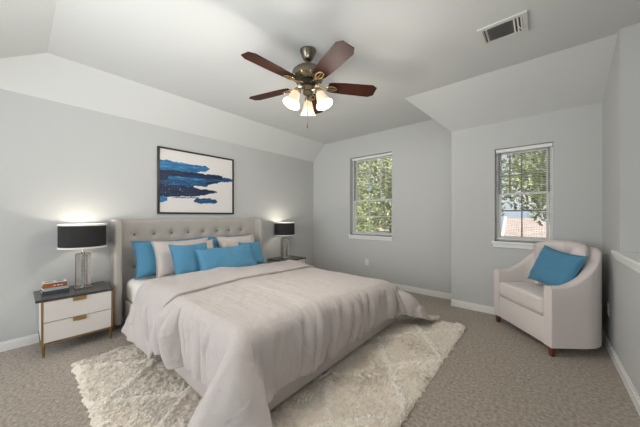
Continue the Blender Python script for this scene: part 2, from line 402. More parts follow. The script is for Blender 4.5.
for k, a in enumerate((13, 133, 253)):
    Mz = Matrix.Rotation(R(a), 4, 'Z')
    b = nb(); tube(b, [Mz @ Vector(p) for p in ((.035, 0, -.372), (.065, 0, -.368), (.088, 0, -.376), (.098, 0, -.392))], .009, 8)
    arm = build('light_arm', b, BRASSF, fan, 40)
    Mt = Mz @ Matrix.Translation((.105, 0, -.384)) @ Matrix.Rotation(R(-24), 4, 'Y') @ Matrix.Scale(1.25, 4)
    b = nb(); lathe(b, [(0, .008), (.02, .006), (.026, -.004), (.026, -.024), (.022, -.028)], 18, M=Mt); build('shade_holder', b, BRASSF, arm, 40)
    b = nb(); lathe(b, [(.022, -.018), (.03, -.03), (.036, -.055), (.043, -.085), (.055, -.112), (.061, -.122), (.058, -.121), (.05, -.108), (.038, -.08), (.028, -.045), (.02, -.03)], 24, M=Mt); gs = build('glass_shade', b, FROST, arm, 50)
    b = nb(); lathe(b, [(0, -.03), (.014, -.035), (.022, -.06), (.024, -.075), (.016, -.092), (0, -.098)], 14, M=Mt); build('bulb', b, FROST, gs, 50)
    p = Mt @ Vector((0, 0, -.145))
    lamp('fan_bulb_light', 'POINT', (FX+p.x, FY+p.y, ZC+p.z), 15, (1, .94, .84), shadow_soft_size=.05)
CHAIN = mat('dull_chain', srgb(48, 45, 41), .7, spec=.1)
for (x, y, z1) in ((.012, -.02, -.665), (-.028, .02, -.53)):
    b = nb(); tube(b, [(x, y, -.39), (x, y, z1)], .0007, 6); pc = build('pull_chain', b, CHAIN, fan)
    b = nb(); lathe(b, [(0, z1+.004), (.004, z1), (.0055, z1-.02), (.0045, z1-.045), (0, z1-.05)], 10, c=(x, y, 0)); build('pull_fob', b, CHAIN, pc, 40)

# ------------------------------------------------------------------ rug
RX0, RX1, RY0, RY1 = -2.985, -.63, .29, 3.245
def rug_mesh():
    nx, ny = 200, 250; bm = nb(); g = []
    rnd = random.Random(5)
    for i in range(nx+1):
        row = []
        for j in range(ny+1):
            x = RX0+(RX1-RX0)*i/nx; y = RY0+(RY1-RY0)*j/ny
            e = min(i, nx-i, j, ny-j)
            # lattice of raised lines forming diamonds
            p = (x*1.0+y*.80)/.62; q = (x*1.0-y*.80)/.62
            dl = min(abs(p-round(p)), abs(q-round(q)))
            line = max(0, 1-dl/.07)
            n1 = noise.noise((x*7, y*7, 0)); n2 = noise.noise((x*26, y*26, 3)); n3 = noise.noise((x*60, y*60, 6)); n4 = rnd.uniform(-1, 1)
            z = .026+.007*n1+.009*n2+.007*n3+.003*n4+.017*line
            z *= min(1, .35+e/5)
            if e == 0: z = .001
            dx = .010*noise.noise((x*30, y*30, 9)); dy = .010*noise.noise((x*30, y*30, 14))
            if e <= 1: dx *= 2.2; dy *= 2.2
            row.append(bm.verts.new((x+dx, y+dy, max(z, .001))))
        g.append(row)
    for i in range(nx):
        for j in range(ny): bm.faces.new((g[i][j], g[i+1][j], g[i+1][j+1], g[i][j+1]))
    # shaggy tufts standing on the backing
    for k in range(52000):
        i = rnd.randrange(1, nx); j = rnd.randrange(1, ny); p = g[i][j].co
        ppx = (p.x+p.y*.80)/.62; qqx = (p.x-p.y*.80)/.62; dl = min(abs(ppx-round(ppx)), abs(qqx-round(qqx)))
        fl = 1.2+noise.noise((p.x*3.5, p.y*3.5, 21))*3.2+rnd.gauss(0, .8); ln = rnd.uniform(.012, .022); wd = rnd.uniform(.003, .006)
        d = Vector((math.cos(fl), math.sin(fl), rnd.uniform(.35, 1.0))).normalized()*ln; sd = Vector((-math.sin(fl), math.cos(fl), 0))*wd
        b0 = p-Vector((0, 0, .004)); m = b0+d*.55+Vector((0, 0, .004))
        va, vb, vc, vd, ve = [bm.verts.new(v) for v in (b0+sd, b0-sd, m-sd*.8, m+sd*.8, b0+d)]
        for f in (bm.faces.new((va, vb, vc, vd)), bm.faces.new((vd, vc, ve))):
            f.material_index = 1 if dl < .05 else 0
    return bm
rug = build('area_rug', rug_mesh(), [RUG, RUGL], None, 180, recalc=False)
tag(rug, 'cream shag rug with a diamond lattice lying under the bed', 'rug')

# ------------------------------------------------------------------ bed
bed = thing('bed', 'large upholstered bed with tufted greige headboard and rumpled greige duvet', 'bed', (-2.5, 1.75, .03))
def rel(o):                      # bed parts are modelled in room coordinates, then hung under the bed's root
    o.data.transform(Matrix.Translation((2.5, -1.75, -.03))); return o
HX, HY0, HY1, HZ = -3.66, .685, 2.645, 1.205
# headboard panel with dimples
buttons = [(y, z) for z, off in ((1.025, 0), (.835, .1), (.645, 0)) for y in [ .90+off+.2045*k for k in range(8 if off == 0 else 7)]]
bm = nb(); nyy, nzz = 120, 66; g = []
py0, py1, pz0, pz1 = HY0+.062, HY1-.056, .10, HZ
for i in range(nyy+1):
    row = []
    for j in range(nzz+1):
        y = py0+(py1-py0)*i/nyy; z = pz0+(pz1-pz0)*j/nzz
        dep = 0
        for (by, bz) in buttons:
            r2 = (y-by)**2+(z-bz)**2
            if r2 < .04: dep += .022*math.exp(-r2/.0010)+.012*math.exp(-r2/.005)
        t = (pz1-z)
        edge = .03*max(0, 1-t/.04)**2
        row.append(bm.verts.new((HX+.02-dep-edge, y, z)))
    g.append(row)
for i in range(nyy):
    for j in range(nzz): bm.faces.new((g[i][j], g[i+1][j], g[i+1][j+1], g[i][j+1]))
bk = [[bm.verts.new((UL+.016, y, z)) for z in (pz0, pz1)] for y in (py0, py1)]
bm.faces.new([r[-1] for r in g]+[bk[1][1], bk[0][1]]); bm.faces.new([bk[0][0], bk[0][1], bk[1][1], bk[1][0]])
bm.faces.new(g[0]+[bk[0][1], bk[0][0]]); bm.faces.new(g[-1]+[bk[1][1], bk[1][0]])
hb = rel(build('headboard', bm, LINEN, bed, 40))
for (by, bz) in buttons:
    bm = nb(); lathe(bm, [(0, .006), (.008, .005), (.013, 0), (.012, -.006)], 12, M=Matrix.Translation((HX+.001, by, bz)) @ Matrix.Rotation(R(90), 4, 'Y')); rel(build('button', bm, BUTTON, hb, 60))
for (a, c) in ((HY0, HY0+.068), (HY1-.062, HY1)):
    bm = nb(); box(bm, UL+.016, -3.50, a, c, .05, HZ+.005, .022, 4); rel(build('headboard_wing', bm, LINEN, bed, 40))
BX1, BY0, BY1 = -1.255, .785, 2.78
bm = nb(); box(bm, -3.60, BX1, BY0, BY0+.045, .055, .30, .012, 3); rel(build('side_rail', bm, RAIL, bed, 40))
bm = nb(); box(bm, -3.60, BX1, BY1-.045, BY1, .055, .30, .012, 3); rel(build('side_rail', bm, RAIL, bed, 40))
bm = nb(); box(bm, BX1-.045, BX1, BY0+.04, BY1-.04, .055, .30, .012, 3); rel(build('foot_rail', bm, RAIL, bed, 40))
for (x, y) in ((-3.4, .86), (-3.4, 2.70), (-1.36, .88), (-1.36, 2.68)):
    bm = nb(); box(bm, x-.03, x+.03, y-.03, y+.03, .0301, .07, .004); rel(build('bed_leg', bm, DARKEDGE, bed))
bm = nb(); box(bm, -3.60, BX1-.045, BY0+.045, BY1-.045, .12, .27); rel(build('bed_base', bm, LINEN, bed))
bm = nb(); box(bm, -3.62, -1.285, .80, 2.62, .27, .535, .07, 5)
for v in bm.verts: v.co.z += .006*noise.noise(v.co*3)-.085*min(1, max(0, (v.co.y-1.5)/1.2))*(v.co.z > .4)
rel(build('mattress', bm, SHEET, bed, 60))
DUVET_MM = [
-2893,2,1,1,1,1,1,2,0,1,2,1,0,0,0,0,0,0,0,0,0,0,0,0,0,0,0,0,0,0,0,0,0,0,0,0,0,0,0,0,0,0,0,0,0,0,0,0,0,0,0,0,0,0,0,0,0,0,0,0,0,0,0,0,0,0,0,0,0,0,0,0,0,0,0,0,0,0,0,0,0,-1,-1,-2,-2,-2,-2,-2,-3,-2,-2,-2,-3,
26,0,0,0,0,0,0,-1,2,-1,-1,0,1,0,0,0,0,-1,1,-1,0,0,0,0,1,-1,0,0,0,0,0,0,0,0,0,0,1,0,0,-1,1,-1,1,-1,1,-1,0,0,0,0,1,-1,1,0,0,0,0,0,0,0,0,0,0,0,0,0,0,-1,1,-1,1,-1,0,0,0,0,1,0,0,0,0,-1,0,1,0,0,0,-1,1,0,0,0,0,
26,0,0,0,0,0,0,0,-1,1,0,0,0,0,0,0,-1,1,-1,1,0,0,0,0,-1,1,0,0,-1,0,0,1,0,0,0,0,-1,1,-1,1,-1,1,-1,1,-1,1,0,0,0,0,-1,1,-1,1,-1,1,-1,1,0,0,0,0,0,0,0,0,0,1,-2,1,-1,1,0,0,0,0,-1,1,0,0,0,0,-1,0,0,1,0,0,0,0,0,0,0,
26,0,0,0,0,0,0,0,0,0,-1,1,0,0,0,0,0,0,0,0,0,0,0,0,0,0,0,-1,1,0,0,-1,1,0,0,0,1,-2,1,0,0,0,0,0,0,0,0,0,0,0,0,0,0,-1,2,-1,1,-1,0,0,0,0,0,0,0,0,0,-1,1,0,0,0,0,0,0,0,0,-1,1,0,0,-1,0,0,1,-1,0,1,0,0,0,0,0,
26,0,0,0,0,0,0,0,0,0,0,0,0,0,0,0,0,0,0,0,0,0,0,0,0,0,0,1,-1,0,0,1,-1,0,0,0,-1,1,0,0,0,0,0,0,0,0,0,0,0,0,0,0,0,1,-1,0,0,0,0,0,0,0,0,0,0,0,0,1,-1,0,0,0,0,0,0,0,0,1,-1,0,0,0,0,0,0,0,0,0,0,0,0,-1,1,
26,0,0,0,0,0,0,0,0,-1,2,-1,0,0,0,0,0,0,0,0,0,0,0,0,0,0,0,0,1,0,0,-1,0,0,0,0,0,0,0,0,0,0,0,0,0,0,0,0,0,0,0,0,1,-1,0,0,0,0,0,0,0,0,0,0,0,0,0,0,1,-1,0,0,0,0,0,0,0,-1,1,0,0,1,-1,-1,0,1,0,0,0,0,0,0,0,
27,-1,0,0,0,0,0,0,0,1,-1,0,0,0,0,0,0,0,0,0,0,0,0,0,0,0,0,0,0,0,0,0,0,0,0,0,0,0,0,0,0,0,0,0,0,0,0,0,0,0,0,1,-1,0,0,0,0,0,0,0,0,0,0,0,0,0,0,0,0,0,0,0,0,0,0,0,0,0,0,0,0,0,0,0,0,0,0,0,0,0,0,1,-1,
26,0,0,0,0,0,0,0,0,0,0,0,0,0,0,0,0,0,0,0,0,0,0,0,0,0,0,0,0,0,0,0,0,0,0,0,0,0,0,0,0,0,0,0,0,0,0,0,0,1,0,-1,0,0,0,0,0,0,0,0,0,0,0,0,0,0,0,0,0,1,-1,0,0,0,0,0,0,0,0,0,-1,1,0,0,0,0,0,0,0,0,0,0,0,
26,0,0,0,1,0,-1,0,0,0,0,0,0,0,0,0,1,-1,0,0,0,0,0,0,0,0,0,0,0,0,0,0,0,0,0,0,0,0,0,0,0,0,0,1,0,0,0,0,0,-1,0,0,0,0,0,0,0,0,0,0,0,0,0,0,0,0,0,0,0,0,0,0,0,0,0,0,0,0,0,0,0,0,0,0,0,-1,1,0,0,0,0,0,0,
26,0,0,1,-1,0,0,0,0,0,0,0,0,0,0,0,0,1,-1,0,0,0,0,0,0,0,0,0,0,0,0,0,0,0,0,0,1,0,0,0,0,0,0,-1,0,0,0,0,0,0,0,0,0,0,0,0,0,0,0,0,0,0,0,0,0,0,0,0,0,-1,1,0,0,0,0,0,0,0,0,0,0,0,0,0,-1,1,0,0,0,0,0,0,1,
26,0,1,-1,0,0,0,0,0,0,0,0,0,0,0,0,0,0,0,0,0,0,0,0,0,0,0,0,0,0,0,0,1,0,0,0,-1,0,0,0,0,0,0,0,0,0,0,0,0,0,0,0,0,0,0,1,0,0,-1,0,0,0,0,0,0,0,0,0,0,0,0,0,0,0,0,0,0,0,0,-1,1,0,1,-1,1,-1,0,0,0,0,0,0,0,
26,1,-1,0,0,0,1,-1,0,0,0,0,0,0,0,0,0,0,1,-1,0,0,0,0,0,0,0,0,0,0,0,1,-1,0,0,0,0,0,0,0,0,0,0,0,0,0,0,0,0,0,0,0,0,0,0,0,0,0,1,0,-1,0,0,0,0,0,0,0,0,0,0,0,0,0,0,0,0,0,0,1,-1,0,0,1,-1,0,0,0,0,0,0,0,0,
27,-1,0,0,0,0,0,1,0,-1,1,-1,0,0,0,0,0,0,0,0,0,0,0,0,0,0,0,0,0,1,0,-1,0,0,0,0,0,0,0,0,0,0,0,0,0,0,0,0,0,0,0,0,0,0,1,-1,0,0,0,0,1,0,0,-1,0,0,0,0,0,1,-1,0,0,0,0,0,0,0,-1,0,1,0,0,0,0,0,0,0,1,0,-1,0,0,
26,0,0,0,0,0,0,0,0,1,-1,0,0,0,0,0,0,0,0,1,0,0,0,0,0,0,0,0,0,-1,0,0,0,0,0,0,0,0,0,0,0,0,0,0,0,0,0,0,0,0,0,0,0,1,-1,0,0,0,0,0,0,0,0,1,-1,0,0,0,0,0,1,0,-1,0,0,0,0,0,0,0,0,0,0,0,0,1,-1,0,-1,1,1,0,-1,
26,0,0,0,0,0,0,0,0,0,0,0,0,0,0,0,0,0,0,0,0,0,0,0,0,0,0,0,0,0,0,0,0,0,0,0,0,0,0,0,1,0,0,0,0,0,0,0,0,-1,0,0,1,-1,0,0,0,0,0,0,0,0,0,0,1,-1,0,0,0,0,0,0,1,0,-1,0,0,0,0,0,0,0,1,0,0,-1,0,0,1,-1,0,0,1,
26,0,0,0,0,0,0,0,0,0,0,0,0,0,0,0,0,0,0,0,0,0,0,0,0,0,0,0,0,0,0,0,0,0,0,0,0,1,0,0,-1,0,0,0,0,0,0,0,0,1,0,0,-1,0,0,0,0,0,0,0,0,0,0,0,0,0,0,0,0,0,0,0,0,0,0,0,0,0,0,0,0,0,0,0,0,0,0,0,0,0,0,0,0,
27,0,0,0,0,0,-1,0,0,0,0,0,0,0,0,0,0,0,0,0,0,0,0,0,0,0,0,0,0,0,0,0,0,0,0,0,1,-1,0,0,0,0,0,0,0,0,0,0,0,0,0,0,0,0,0,0,0,0,0,0,0,0,0,0,0,1,-1,0,0,0,0,0,0,0,1,0,0,0,-1,0,0,0,0,0,0,0,0,1,-1,0,0,0,0,
26,0,0,0,0,0,1,0,-1,0,0,0,0,0,0,0,0,0,0,0,0,0,0,0,0,0,0,0,0,0,0,0,0,1,0,0,-1,0,0,0,0,0,0,0,0,0,0,0,0,0,0,0,0,1,0,0,0,-1,0,0,0,0,0,0,0,0,0,0,0,0,0,0,0,0,0,0,0,0,0,0,0,0,0,0,1,0,0,-1,0,0,0,0,0,
26,0,0,0,0,0,0,0,1,-1,0,0,0,0,0,0,0,0,0,0,0,0,0,0,0,0,0,0,0,0,1,0,0,-1,0,0,0,0,0,0,0,0,0,0,0,0,0,0,0,0,0,1,0,-1,0,0,0,1,-1,0,0,0,0,0,0,0,1,-1,0,0,0,0,0,0,0,0,0,0,0,0,0,0,0,1,-1,0,0,0,0,0,1,0,0,
26,0,0,0,0,0,0,0,0,0,0,0,0,0,0,0,0,0,0,0,0,0,0,0,0,0,0,0,0,1,-1,0,0,0,0,0,0,0,0,0,0,0,0,0,0,0,0,0,0,0,1,-1,0,0,0,0,0,0,1,-1,0,0,0,0,0,0,0,1,-1,0,0,0,0,0,0,0,0,0,0,0,0,0,0,0,0,0,1,0,0,0,-1,0,0,
27,0,0,0,0,-1,0,0,0,1,-1,0,0,0,0,0,0,0,0,0,0,0,0,0,0,0,0,0,1,-1,0,0,0,0,0,0,0,0,0,0,0,0,0,0,0,1,0,0,0,0,-1,0,0,0,0,0,0,0,0,1,-1,0,0,0,0,0,0,0,1,-1,0,0,0,0,0,0,0,-1,1,0,-1,1,0,0,0,1,-1,0,0,0,0,0,1,
26,0,0,0,0,1,-1,0,0,0,0,0,0,0,0,0,0,1,0,0,0,0,0,0,0,0,0,0,-1,0,0,0,0,0,0,0,0,0,1,0,0,0,0,0,0,-1,0,0,0,0,0,0,0,0,0,0,0,0,0,0,1,-1,0,0,0,0,0,0,0,1,-1,0,0,0,0,0,0,0,0,0,1,-1,0,0,0,0,0,0,0,0,1,0,-1,
26,0,0,0,0,0,1,-1,0,0,0,0,0,0,0,0,1,-1,0,0,0,0,0,0,0,0,0,0,0,0,0,0,0,0,0,0,1,0,-1,0,0,0,0,0,0,0,0,0,0,0,0,0,0,0,0,0,0,0,0,0,0,1,-1,0,0,0,0,0,0,0,1,-1,0,0,0,0,0,0,0,0,-1,1,0,0,0,0,0,0,0,1,-1,0,0,
27,0,-1,0,0,0,0,1,-1,0,0,0,0,0,0,0,0,0,0,0,0,0,0,0,0,0,0,0,0,0,0,0,0,0,0,1,-1,0,0,0,0,0,0,0,0,0,0,0,0,0,0,0,0,0,0,0,0,0,0,0,0,0,0,0,0,0,0,0,0,0,0,1,-1,0,0,0,0,0,0,0,0,0,0,0,1,-1,0,0,1,-1,0,0,1,
26,0,1,-1,0,0,0,-1,1,0,0,1,-1,0,0,1,-1,0,0,0,0,0,0,0,0,0,0,0,0,0,0,0,0,0,0,0,0,0,0,0,0,0,0,0,0,0,0,0,0,0,0,0,0,0,0,0,0,0,0,0,0,0,1,-1,0,0,0,0,0,0,0,0,0,0,0,0,0,1,-1,0,0,0,0,0,0,0,0,1,-1,0,0,1,-1,
26,0,0,1,-1,0,0,1,-1,0,0,0,0,0,0,0,0,0,0,0,0,0,0,0,0,0,0,0,0,0,0,0,0,0,1,-1,0,0,0,0,0,0,0,0,0,0,0,0,0,0,0,1,-1,1,0,0,-1,0,0,0,0,0,0,0,0,0,0,0,0,0,0,0,1,-1,0,0,0,-1,1,0,0,0,0,0,0,0,0,0,0,0,1,-1,1,
27,-1,0,0,1,-1,0,0,0,0,0,0,0,0,1,-1,0,0,0,0,0,0,0,0,0,0,0,0,0,0,0,0,0,1,-1,0,0,0,0,0,0,0,0,0,0,0,0,0,0,1,0,-1,1,-1,0,0,0,0,0,0,0,0,0,1,-1,0,0,0,0,0,0,0,0,0,0,0,0,0,0,0,0,0,0,0,0,0,1,-1,0,1,-1,1,-1,
26,1,-1,0,0,0,0,0,0,0,0,0,0,0,0,0,0,0,0,0,0,0,0,0,0,0,0,1,0,0,0,0,0,-1,0,0,0,1,0,-1,0,0,0,1,0,0,0,0,0,-1,0,0,0,0,0,0,1,-1,0,0,0,0,0,0,1,0,0,0,-1,0,0,0,0,1,-1,0,0,1,-1,0,0,0,0,0,0,0,0,0,1,-1,0,0,0,
26,0,1,-1,0,0,0,0,0,0,0,0,0,0,0,0,0,0,0,0,0,1,0,0,0,0,0,-1,0,0,0,0,0,0,0,1,0,-1,0,1,0,0,0,-1,0,0,0,0,0,0,0,0,0,0,0,0,0,1,-1,0,0,0,0,0,0,0,0,0,1,-1,0,0,0,0,0,0,0,0,0,0,0,0,0,0,0,0,0,0,0,0,1,-1,1,
27,-1,0,0,0,1,-1,0,0,0,0,0,0,1,-1,0,0,0,0,1,0,-1,0,0,0,0,0,0,0,0,0,0,1,0,0,-1,0,0,0,0,0,0,0,0,0,0,0,0,0,0,0,0,0,0,0,0,0,0,0,0,0,0,0,0,0,0,0,0,0,0,0,0,0,0,0,0,0,0,0,0,0,0,0,0,0,0,0,0,0,0,0,1,-1,
26,0,0,1,-1,0,0,0,1,-1,1,-1,1,-1,0,0,0,0,1,-1,0,0,0,0,0,0,0,1,0,0,0,0,-1,0,0,0,0,0,0,0,0,0,0,0,0,0,0,0,0,0,0,0,0,0,0,0,0,0,1,-1,0,0,0,0,0,0,0,0,0,0,0,0,0,0,0,0,0,0,0,0,0,0,0,0,0,0,0,0,0,1,-1,0,1,
26,1,-1,0,0,0,0,0,0,0,0,0,-1,1,0,0,0,1,-1,0,0,0,0,0,0,0,1,-1,0,0,0,0,0,0,0,0,0,0,0,0,0,0,0,0,0,0,0,0,0,0,0,0,0,0,0,0,0,0,0,1,-1,0,0,0,0,0,0,0,0,1,-1,0,0,0,0,0,0,0,0,0,0,0,0,0,0,0,0,0,0,0,1,-1,0,
27,-1,1,-1,1,-1,1,-1,0,0,0,0,1,-1,0,0,0,0,0,0,0,0,0,0,0,1,-1,0,0,0,0,0,0,0,0,0,0,0,0,0,0,0,0,0,0,0,0,0,0,0,0,0,0,0,0,0,0,0,0,0,0,0,0,0,0,0,0,0,0,0,0,0,0,0,0,0,0,0,0,0,0,-1,1,0,0,0,0,0,0,0,0,1,0,
26,1,-1,0,0,0,0,0,0,0,0,0,0,0,0,0,1,-1,0,0,0,0,0,0,0,0,0,0,0,0,0,0,0,0,0,0,0,0,0,0,0,0,0,0,0,0,0,0,0,0,0,0,0,0,0,0,0,0,0,0,1,-1,0,0,0,0,0,0,0,0,1,-1,0,0,0,0,0,0,0,0,0,0,0,0,0,0,0,1,-1,0,0,0,0,
27,-1,0,1,-1,1,-1,1,-1,0,0,0,0,0,0,0,0,0,0,0,0,0,0,0,1,-1,0,0,0,0,0,0,0,0,0,0,0,0,0,0,0,0,0,0,0,0,0,0,0,0,0,0,0,0,0,0,0,0,0,0,0,0,0,0,0,0,0,0,0,0,0,0,0,0,1,-1,0,0,0,0,0,0,0,0,0,0,0,0,1,-1,0,0,0,
26,0,1,-1,0,0,0,0,0,0,0,0,0,0,0,1,-1,0,0,0,0,0,1,0,-1,0,0,0,0,0,0,0,0,0,1,0,0,-1,0,0,0,0,0,0,1,0,0,-1,0,0,0,0,0,0,0,0,0,0,0,0,0,0,0,0,0,0,0,0,0,0,0,1,-1,0,0,0,0,0,0,-1,1,0,0,0,-1,1,0,0,0,1,0,0,0,
26,0,0,0,1,-1,0,0,0,1,-1,0,0,0,0,0,0,0,0,0,1,0,-1,0,0,0,0,0,0,0,0,0,0,1,-1,0,0,1,0,0,0,0,0,0,-1,0,0,1,-1,0,0,0,0,0,0,0,0,0,0,0,0,1,-1,0,0,0,0,0,0,0,0,0,0,0,0,0,0,0,0,1,-1,0,0,-1,1,0,0,0,0,0,0,0,0,
26,0,0,0,0,0,0,0,0,0,0,0,0,0,0,0,0,0,0,1,-1,0,0,0,0,0,0,1,0,-1,0,1,0,-1,0,0,0,0,0,0,0,0,0,0,0,0,0,0,1,0,0,-1,0,0,0,0,0,0,0,0,0,0,1,0,0,0,0,0,-1,0,0,0,0,0,0,0,0,0,0,-1,1,0,-1,2,-1,0,0,0,0,0,0,0,0,
26,1,-1,0,0,0,1,-1,0,0,0,0,0,0,0,0,0,0,1,-1,0,0,0,0,0,0,1,-1,0,1,0,-1,0,0,0,0,0,0,0,0,0,0,0,0,0,0,0,0,0,0,0,1,-1,0,0,0,0,0,0,0,0,0,0,0,0,0,0,0,1,-1,0,0,1,-1,0,0,0,0,0,0,0,0,0,-1,1,0,0,0,0,0,0,1,0,
26,0,0,1,-1,0,0,0,0,0,0,1,-1,0,1,-1,0,0,0,0,0,0,0,0,0,1,-1,0,0,0,0,0,0,0,0,0,0,0,0,0,0,0,0,0,0,0,0,0,0,0,0,0,1,-1,0,0,0,0,0,0,0,0,0,0,0,0,0,0,0,0,0,0,0,0,0,1,-1,0,0,0,0,0,0,1,0,0,-1,0,1,0,0,-1,0,
27,-1,0,0,0,0,0,0,1,-1,0,-1,1,0,0,0,0,0,0,0,0,0,0,0,0,0,0,0,0,0,0,0,0,0,0,0,0,0,0,0,0,0,0,0,0,0,0,0,0,0,0,0,0,1,-1,0,0,0,0,0,0,0,0,0,0,0,0,0,0,1,-1,0,0,1,-1,0,1,-1,0,0,0,0,1,-1,0,0,1,0,-1,0,0,0,1,
26,0,0,0,0,0,0,0,0,0,0,1,-1,0,0,0,0,1,-1,0,0,0,0,0,1,-1,0,0,0,0,0,0,0,0,0,0,0,0,0,0,0,0,0,0,0,0,0,0,0,0,0,0,0,0,0,0,0,0,0,0,0,0,0,0,0,0,0,0,0,0,0,0,0,0,1,-1,0,0,0,0,0,0,0,0,0,0,0,0,0,0,1,0,-1,
26,0,0,0,0,1,-1,0,0,0,0,0,0,1,-1,0,0,0,0,0,0,0,0,0,-1,1,0,0,0,0,0,0,0,0,0,0,0,0,0,0,0,0,0,0,0,0,0,0,0,0,0,0,0,0,1,-1,0,0,0,0,0,0,0,0,0,0,0,0,0,0,1,-1,0,0,0,0,0,0,1,-1,0,0,0,0,0,0,0,0,0,1,-1,0,1,
26,0,1,-1,0,0,0,0,0,0,0,0,0,0,0,0,0,0,0,0,0,0,1,0,0,-1,0,0,0,0,0,0,0,0,0,0,0,0,0,0,0,0,0,0,0,0,0,0,0,0,0,0,0,0,0,1,0,-1,0,0,0,1,0,-1,0,0,0,0,0,0,0,1,-1,0,0,0,0,0,0,1,-1,1,-1,0,0,0,0,0,1,-1,0,1,-1,
26,0,0,0,0,0,0,1,-1,0,1,-1,0,0,0,0,1,-1,0,0,0,1,-1,0,0,0,0,0,0,0,0,1,0,0,-1,0,0,0,0,0,0,0,0,0,0,0,0,0,0,0,0,0,0,0,0,0,0,1,0,0,0,-1,0,1,0,0,-1,0,0,0,0,0,0,0,0,1,-1,1,-1,0,0,0,0,0,0,0,1,0,-1,0,0,0,0,
26,0,0,0,0,0,0,0,0,0,0,0,1,-1,0,0,0,0,0,0,1,-1,0,0,0,0,0,0,0,0,0,0,0,0,1,0,-1,0,0,0,0,0,0,0,0,0,0,0,0,0,0,0,0,0,0,0,0,0,0,0,0,0,0,0,0,0,0,0,0,0,0,0,1,-1,0,0,0,0,0,1,0,-1,0,0,1,0,-1,0,0,0,1,-1,0,
26,0,0,0,0,0,0,0,0,1,-1,0,0,0,0,0,0,0,0,1,-1,0,0,0,0,0,0,0,0,0,1,-1,0,0,0,0,1,0,-1,0,0,0,0,0,0,0,0,0,0,0,0,0,1,-1,0,0,0,0,0,0,0,0,0,0,0,0,1,-1,0,0,0,0,0,0,0,0,0,0,0,0,0,0,1,0,-1,0,0,0,0,1,-1,0,0,
26,0,0,0,0,0,0,0,0,0,0,0,0,0,0,1,-1,0,1,-1,0,0,0,0,0,0,0,0,0,1,-1,0,0,0,0,0,0,0,1,0,0,0,0,-1,0,0,0,0,0,0,0,1,-1,0,0,0,0,0,0,0,0,0,0,0,0,0,0,1,0,-1,0,0,0,0,0,0,0,0,1,-1,0,1,-1,0,0,0,0,0,0,0,0,0,0,
26,0,0,0,0,0,0,0,0,0,0,1,-1,0,1,-1,0,1,-1,0,0,0,0,0,0,0,0,0,1,-1,0,0,0,0,0,0,0,0,0,0,0,0,0,1,-1,0,1,-1,1,0,0,-1,-1,1,0,0,0,0,0,0,0,0,0,0,0,0,0,0,0,1,-1,0,0,1,-1,0,0,0,0,0,0,0,0,0,0,0,0,0,0,0,0,0,1,
26,0,0,0,1,-1,0,0,0,0,0,0,0,1,-1,0,0,0,0,0,0,0,0,0,0,0,0,1,-1,0,0,0,0,0,0,0,0,0,0,0,0,0,0,0,1,-1,0,0,-1,1,0,0,1,-1,0,0,0,0,0,0,0,0,0,0,0,0,0,0,0,0,0,0,0,0,0,0,1,-1,0,0,0,0,0,0,0,0,0,0,0,0,0,0,0,
26,0,0,0,0,0,0,0,0,0,0,0,0,0,0,0,1,-1,0,0,0,0,0,0,0,0,0,0,0,0,0,0,0,0,0,0,0,0,0,0,0,0,0,0,0,0,-1,2,-1,0,0,0,-1,1,0,0,0,0,0,0,0,0,0,0,0,0,0,0,0,0,1,-1,0,0,1,-1,0,0,0,0,0,0,0,0,0,0,0,0,0,0,0,0,0,
26,0,0,0,0,0,0,0,0,0,0,0,1,-1,0,0,0,0,0,0,0,1,-1,0,0,1,0,-1,0,0,0,0,0,0,0,0,0,0,0,0,0,0,0,0,0,1,0,-1,1,-1,0,-1,1,0,0,0,0,0,0,0,0,0,0,0,0,0,0,0,0,0,0,1,-1,0,0,0,0,0,0,0,0,0,0,0,0,0,0,0,0,0,0,0,0,
26,0,0,0,0,0,0,0,0,0,0,0,-1,1,0,1,-1,0,0,1,0,-1,1,0,0,-1,0,0,0,0,0,0,0,0,0,0,0,0,0,0,0,0,0,0,0,0,0,0,0,0,0,1,0,-1,0,0,0,0,0,0,0,0,0,0,0,0,0,0,0,0,0,0,0,0,0,0,0,0,0,0,0,0,0,0,0,0,0,0,0,0,0,1,-1,
26,1,-1,0,0,0,0,0,0,0,0,0,1,-1,1,-1,0,0,1,-1,0,0,0,0,0,0,0,0,0,0,0,0,0,0,0,0,0,0,0,0,0,0,0,0,0,0,0,0,0,0,0,-1,1,1,-1,0,0,0,0,0,0,0,0,0,0,0,0,0,0,0,0,0,1,-1,0,1,-1,0,0,0,1,-2,1,0,0,0,0,0,0,0,0,0,0,
26,0,0,0,0,0,0,0,0,0,0,0,0,0,0,0,0,1,-1,0,0,0,0,0,0,0,0,0,0,0,0,0,0,0,0,0,0,0,0,0,0,0,0,0,0,0,0,0,0,0,0,1,-1,0,1,-1,0,0,0,0,0,0,0,0,0,0,0,0,0,0,0,0,0,1,-1,0,0,1,-1,0,0,0,0,0,0,0,0,0,1,-1,0,0,1,
26,0,0,1,-1,0,1,-1,0,0,0,0,-1,1,0,0,1,-1,0,0,0,0,0,0,0,0,0,0,0,0,0,0,0,0,0,0,0,0,0,0,0,0,0,0,0,0,0,0,0,0,0,0,0,0,0,0,0,0,0,0,0,0,0,0,0,0,0,0,0,0,0,0,0,0,0,0,1,-1,0,1,-1,1,-1,0,0,0,0,0,0,0,1,-1,0,
25,0,1,0,0,0,0,0,0,-1,1,-1,2,-1,0,1,-1,0,0,0,0,0,0,0,0,0,0,0,0,0,0,0,0,0,0,0,0,1,0,0,-1,0,0,0,0,0,0,0,0,0,0,0,0,0,0,0,0,0,0,0,0,0,0,0,0,0,0,0,0,0,0,0,0,0,1,-1,0,1,0,-1,0,0,0,0,0,0,0,1,-1,0,0,1,-1,
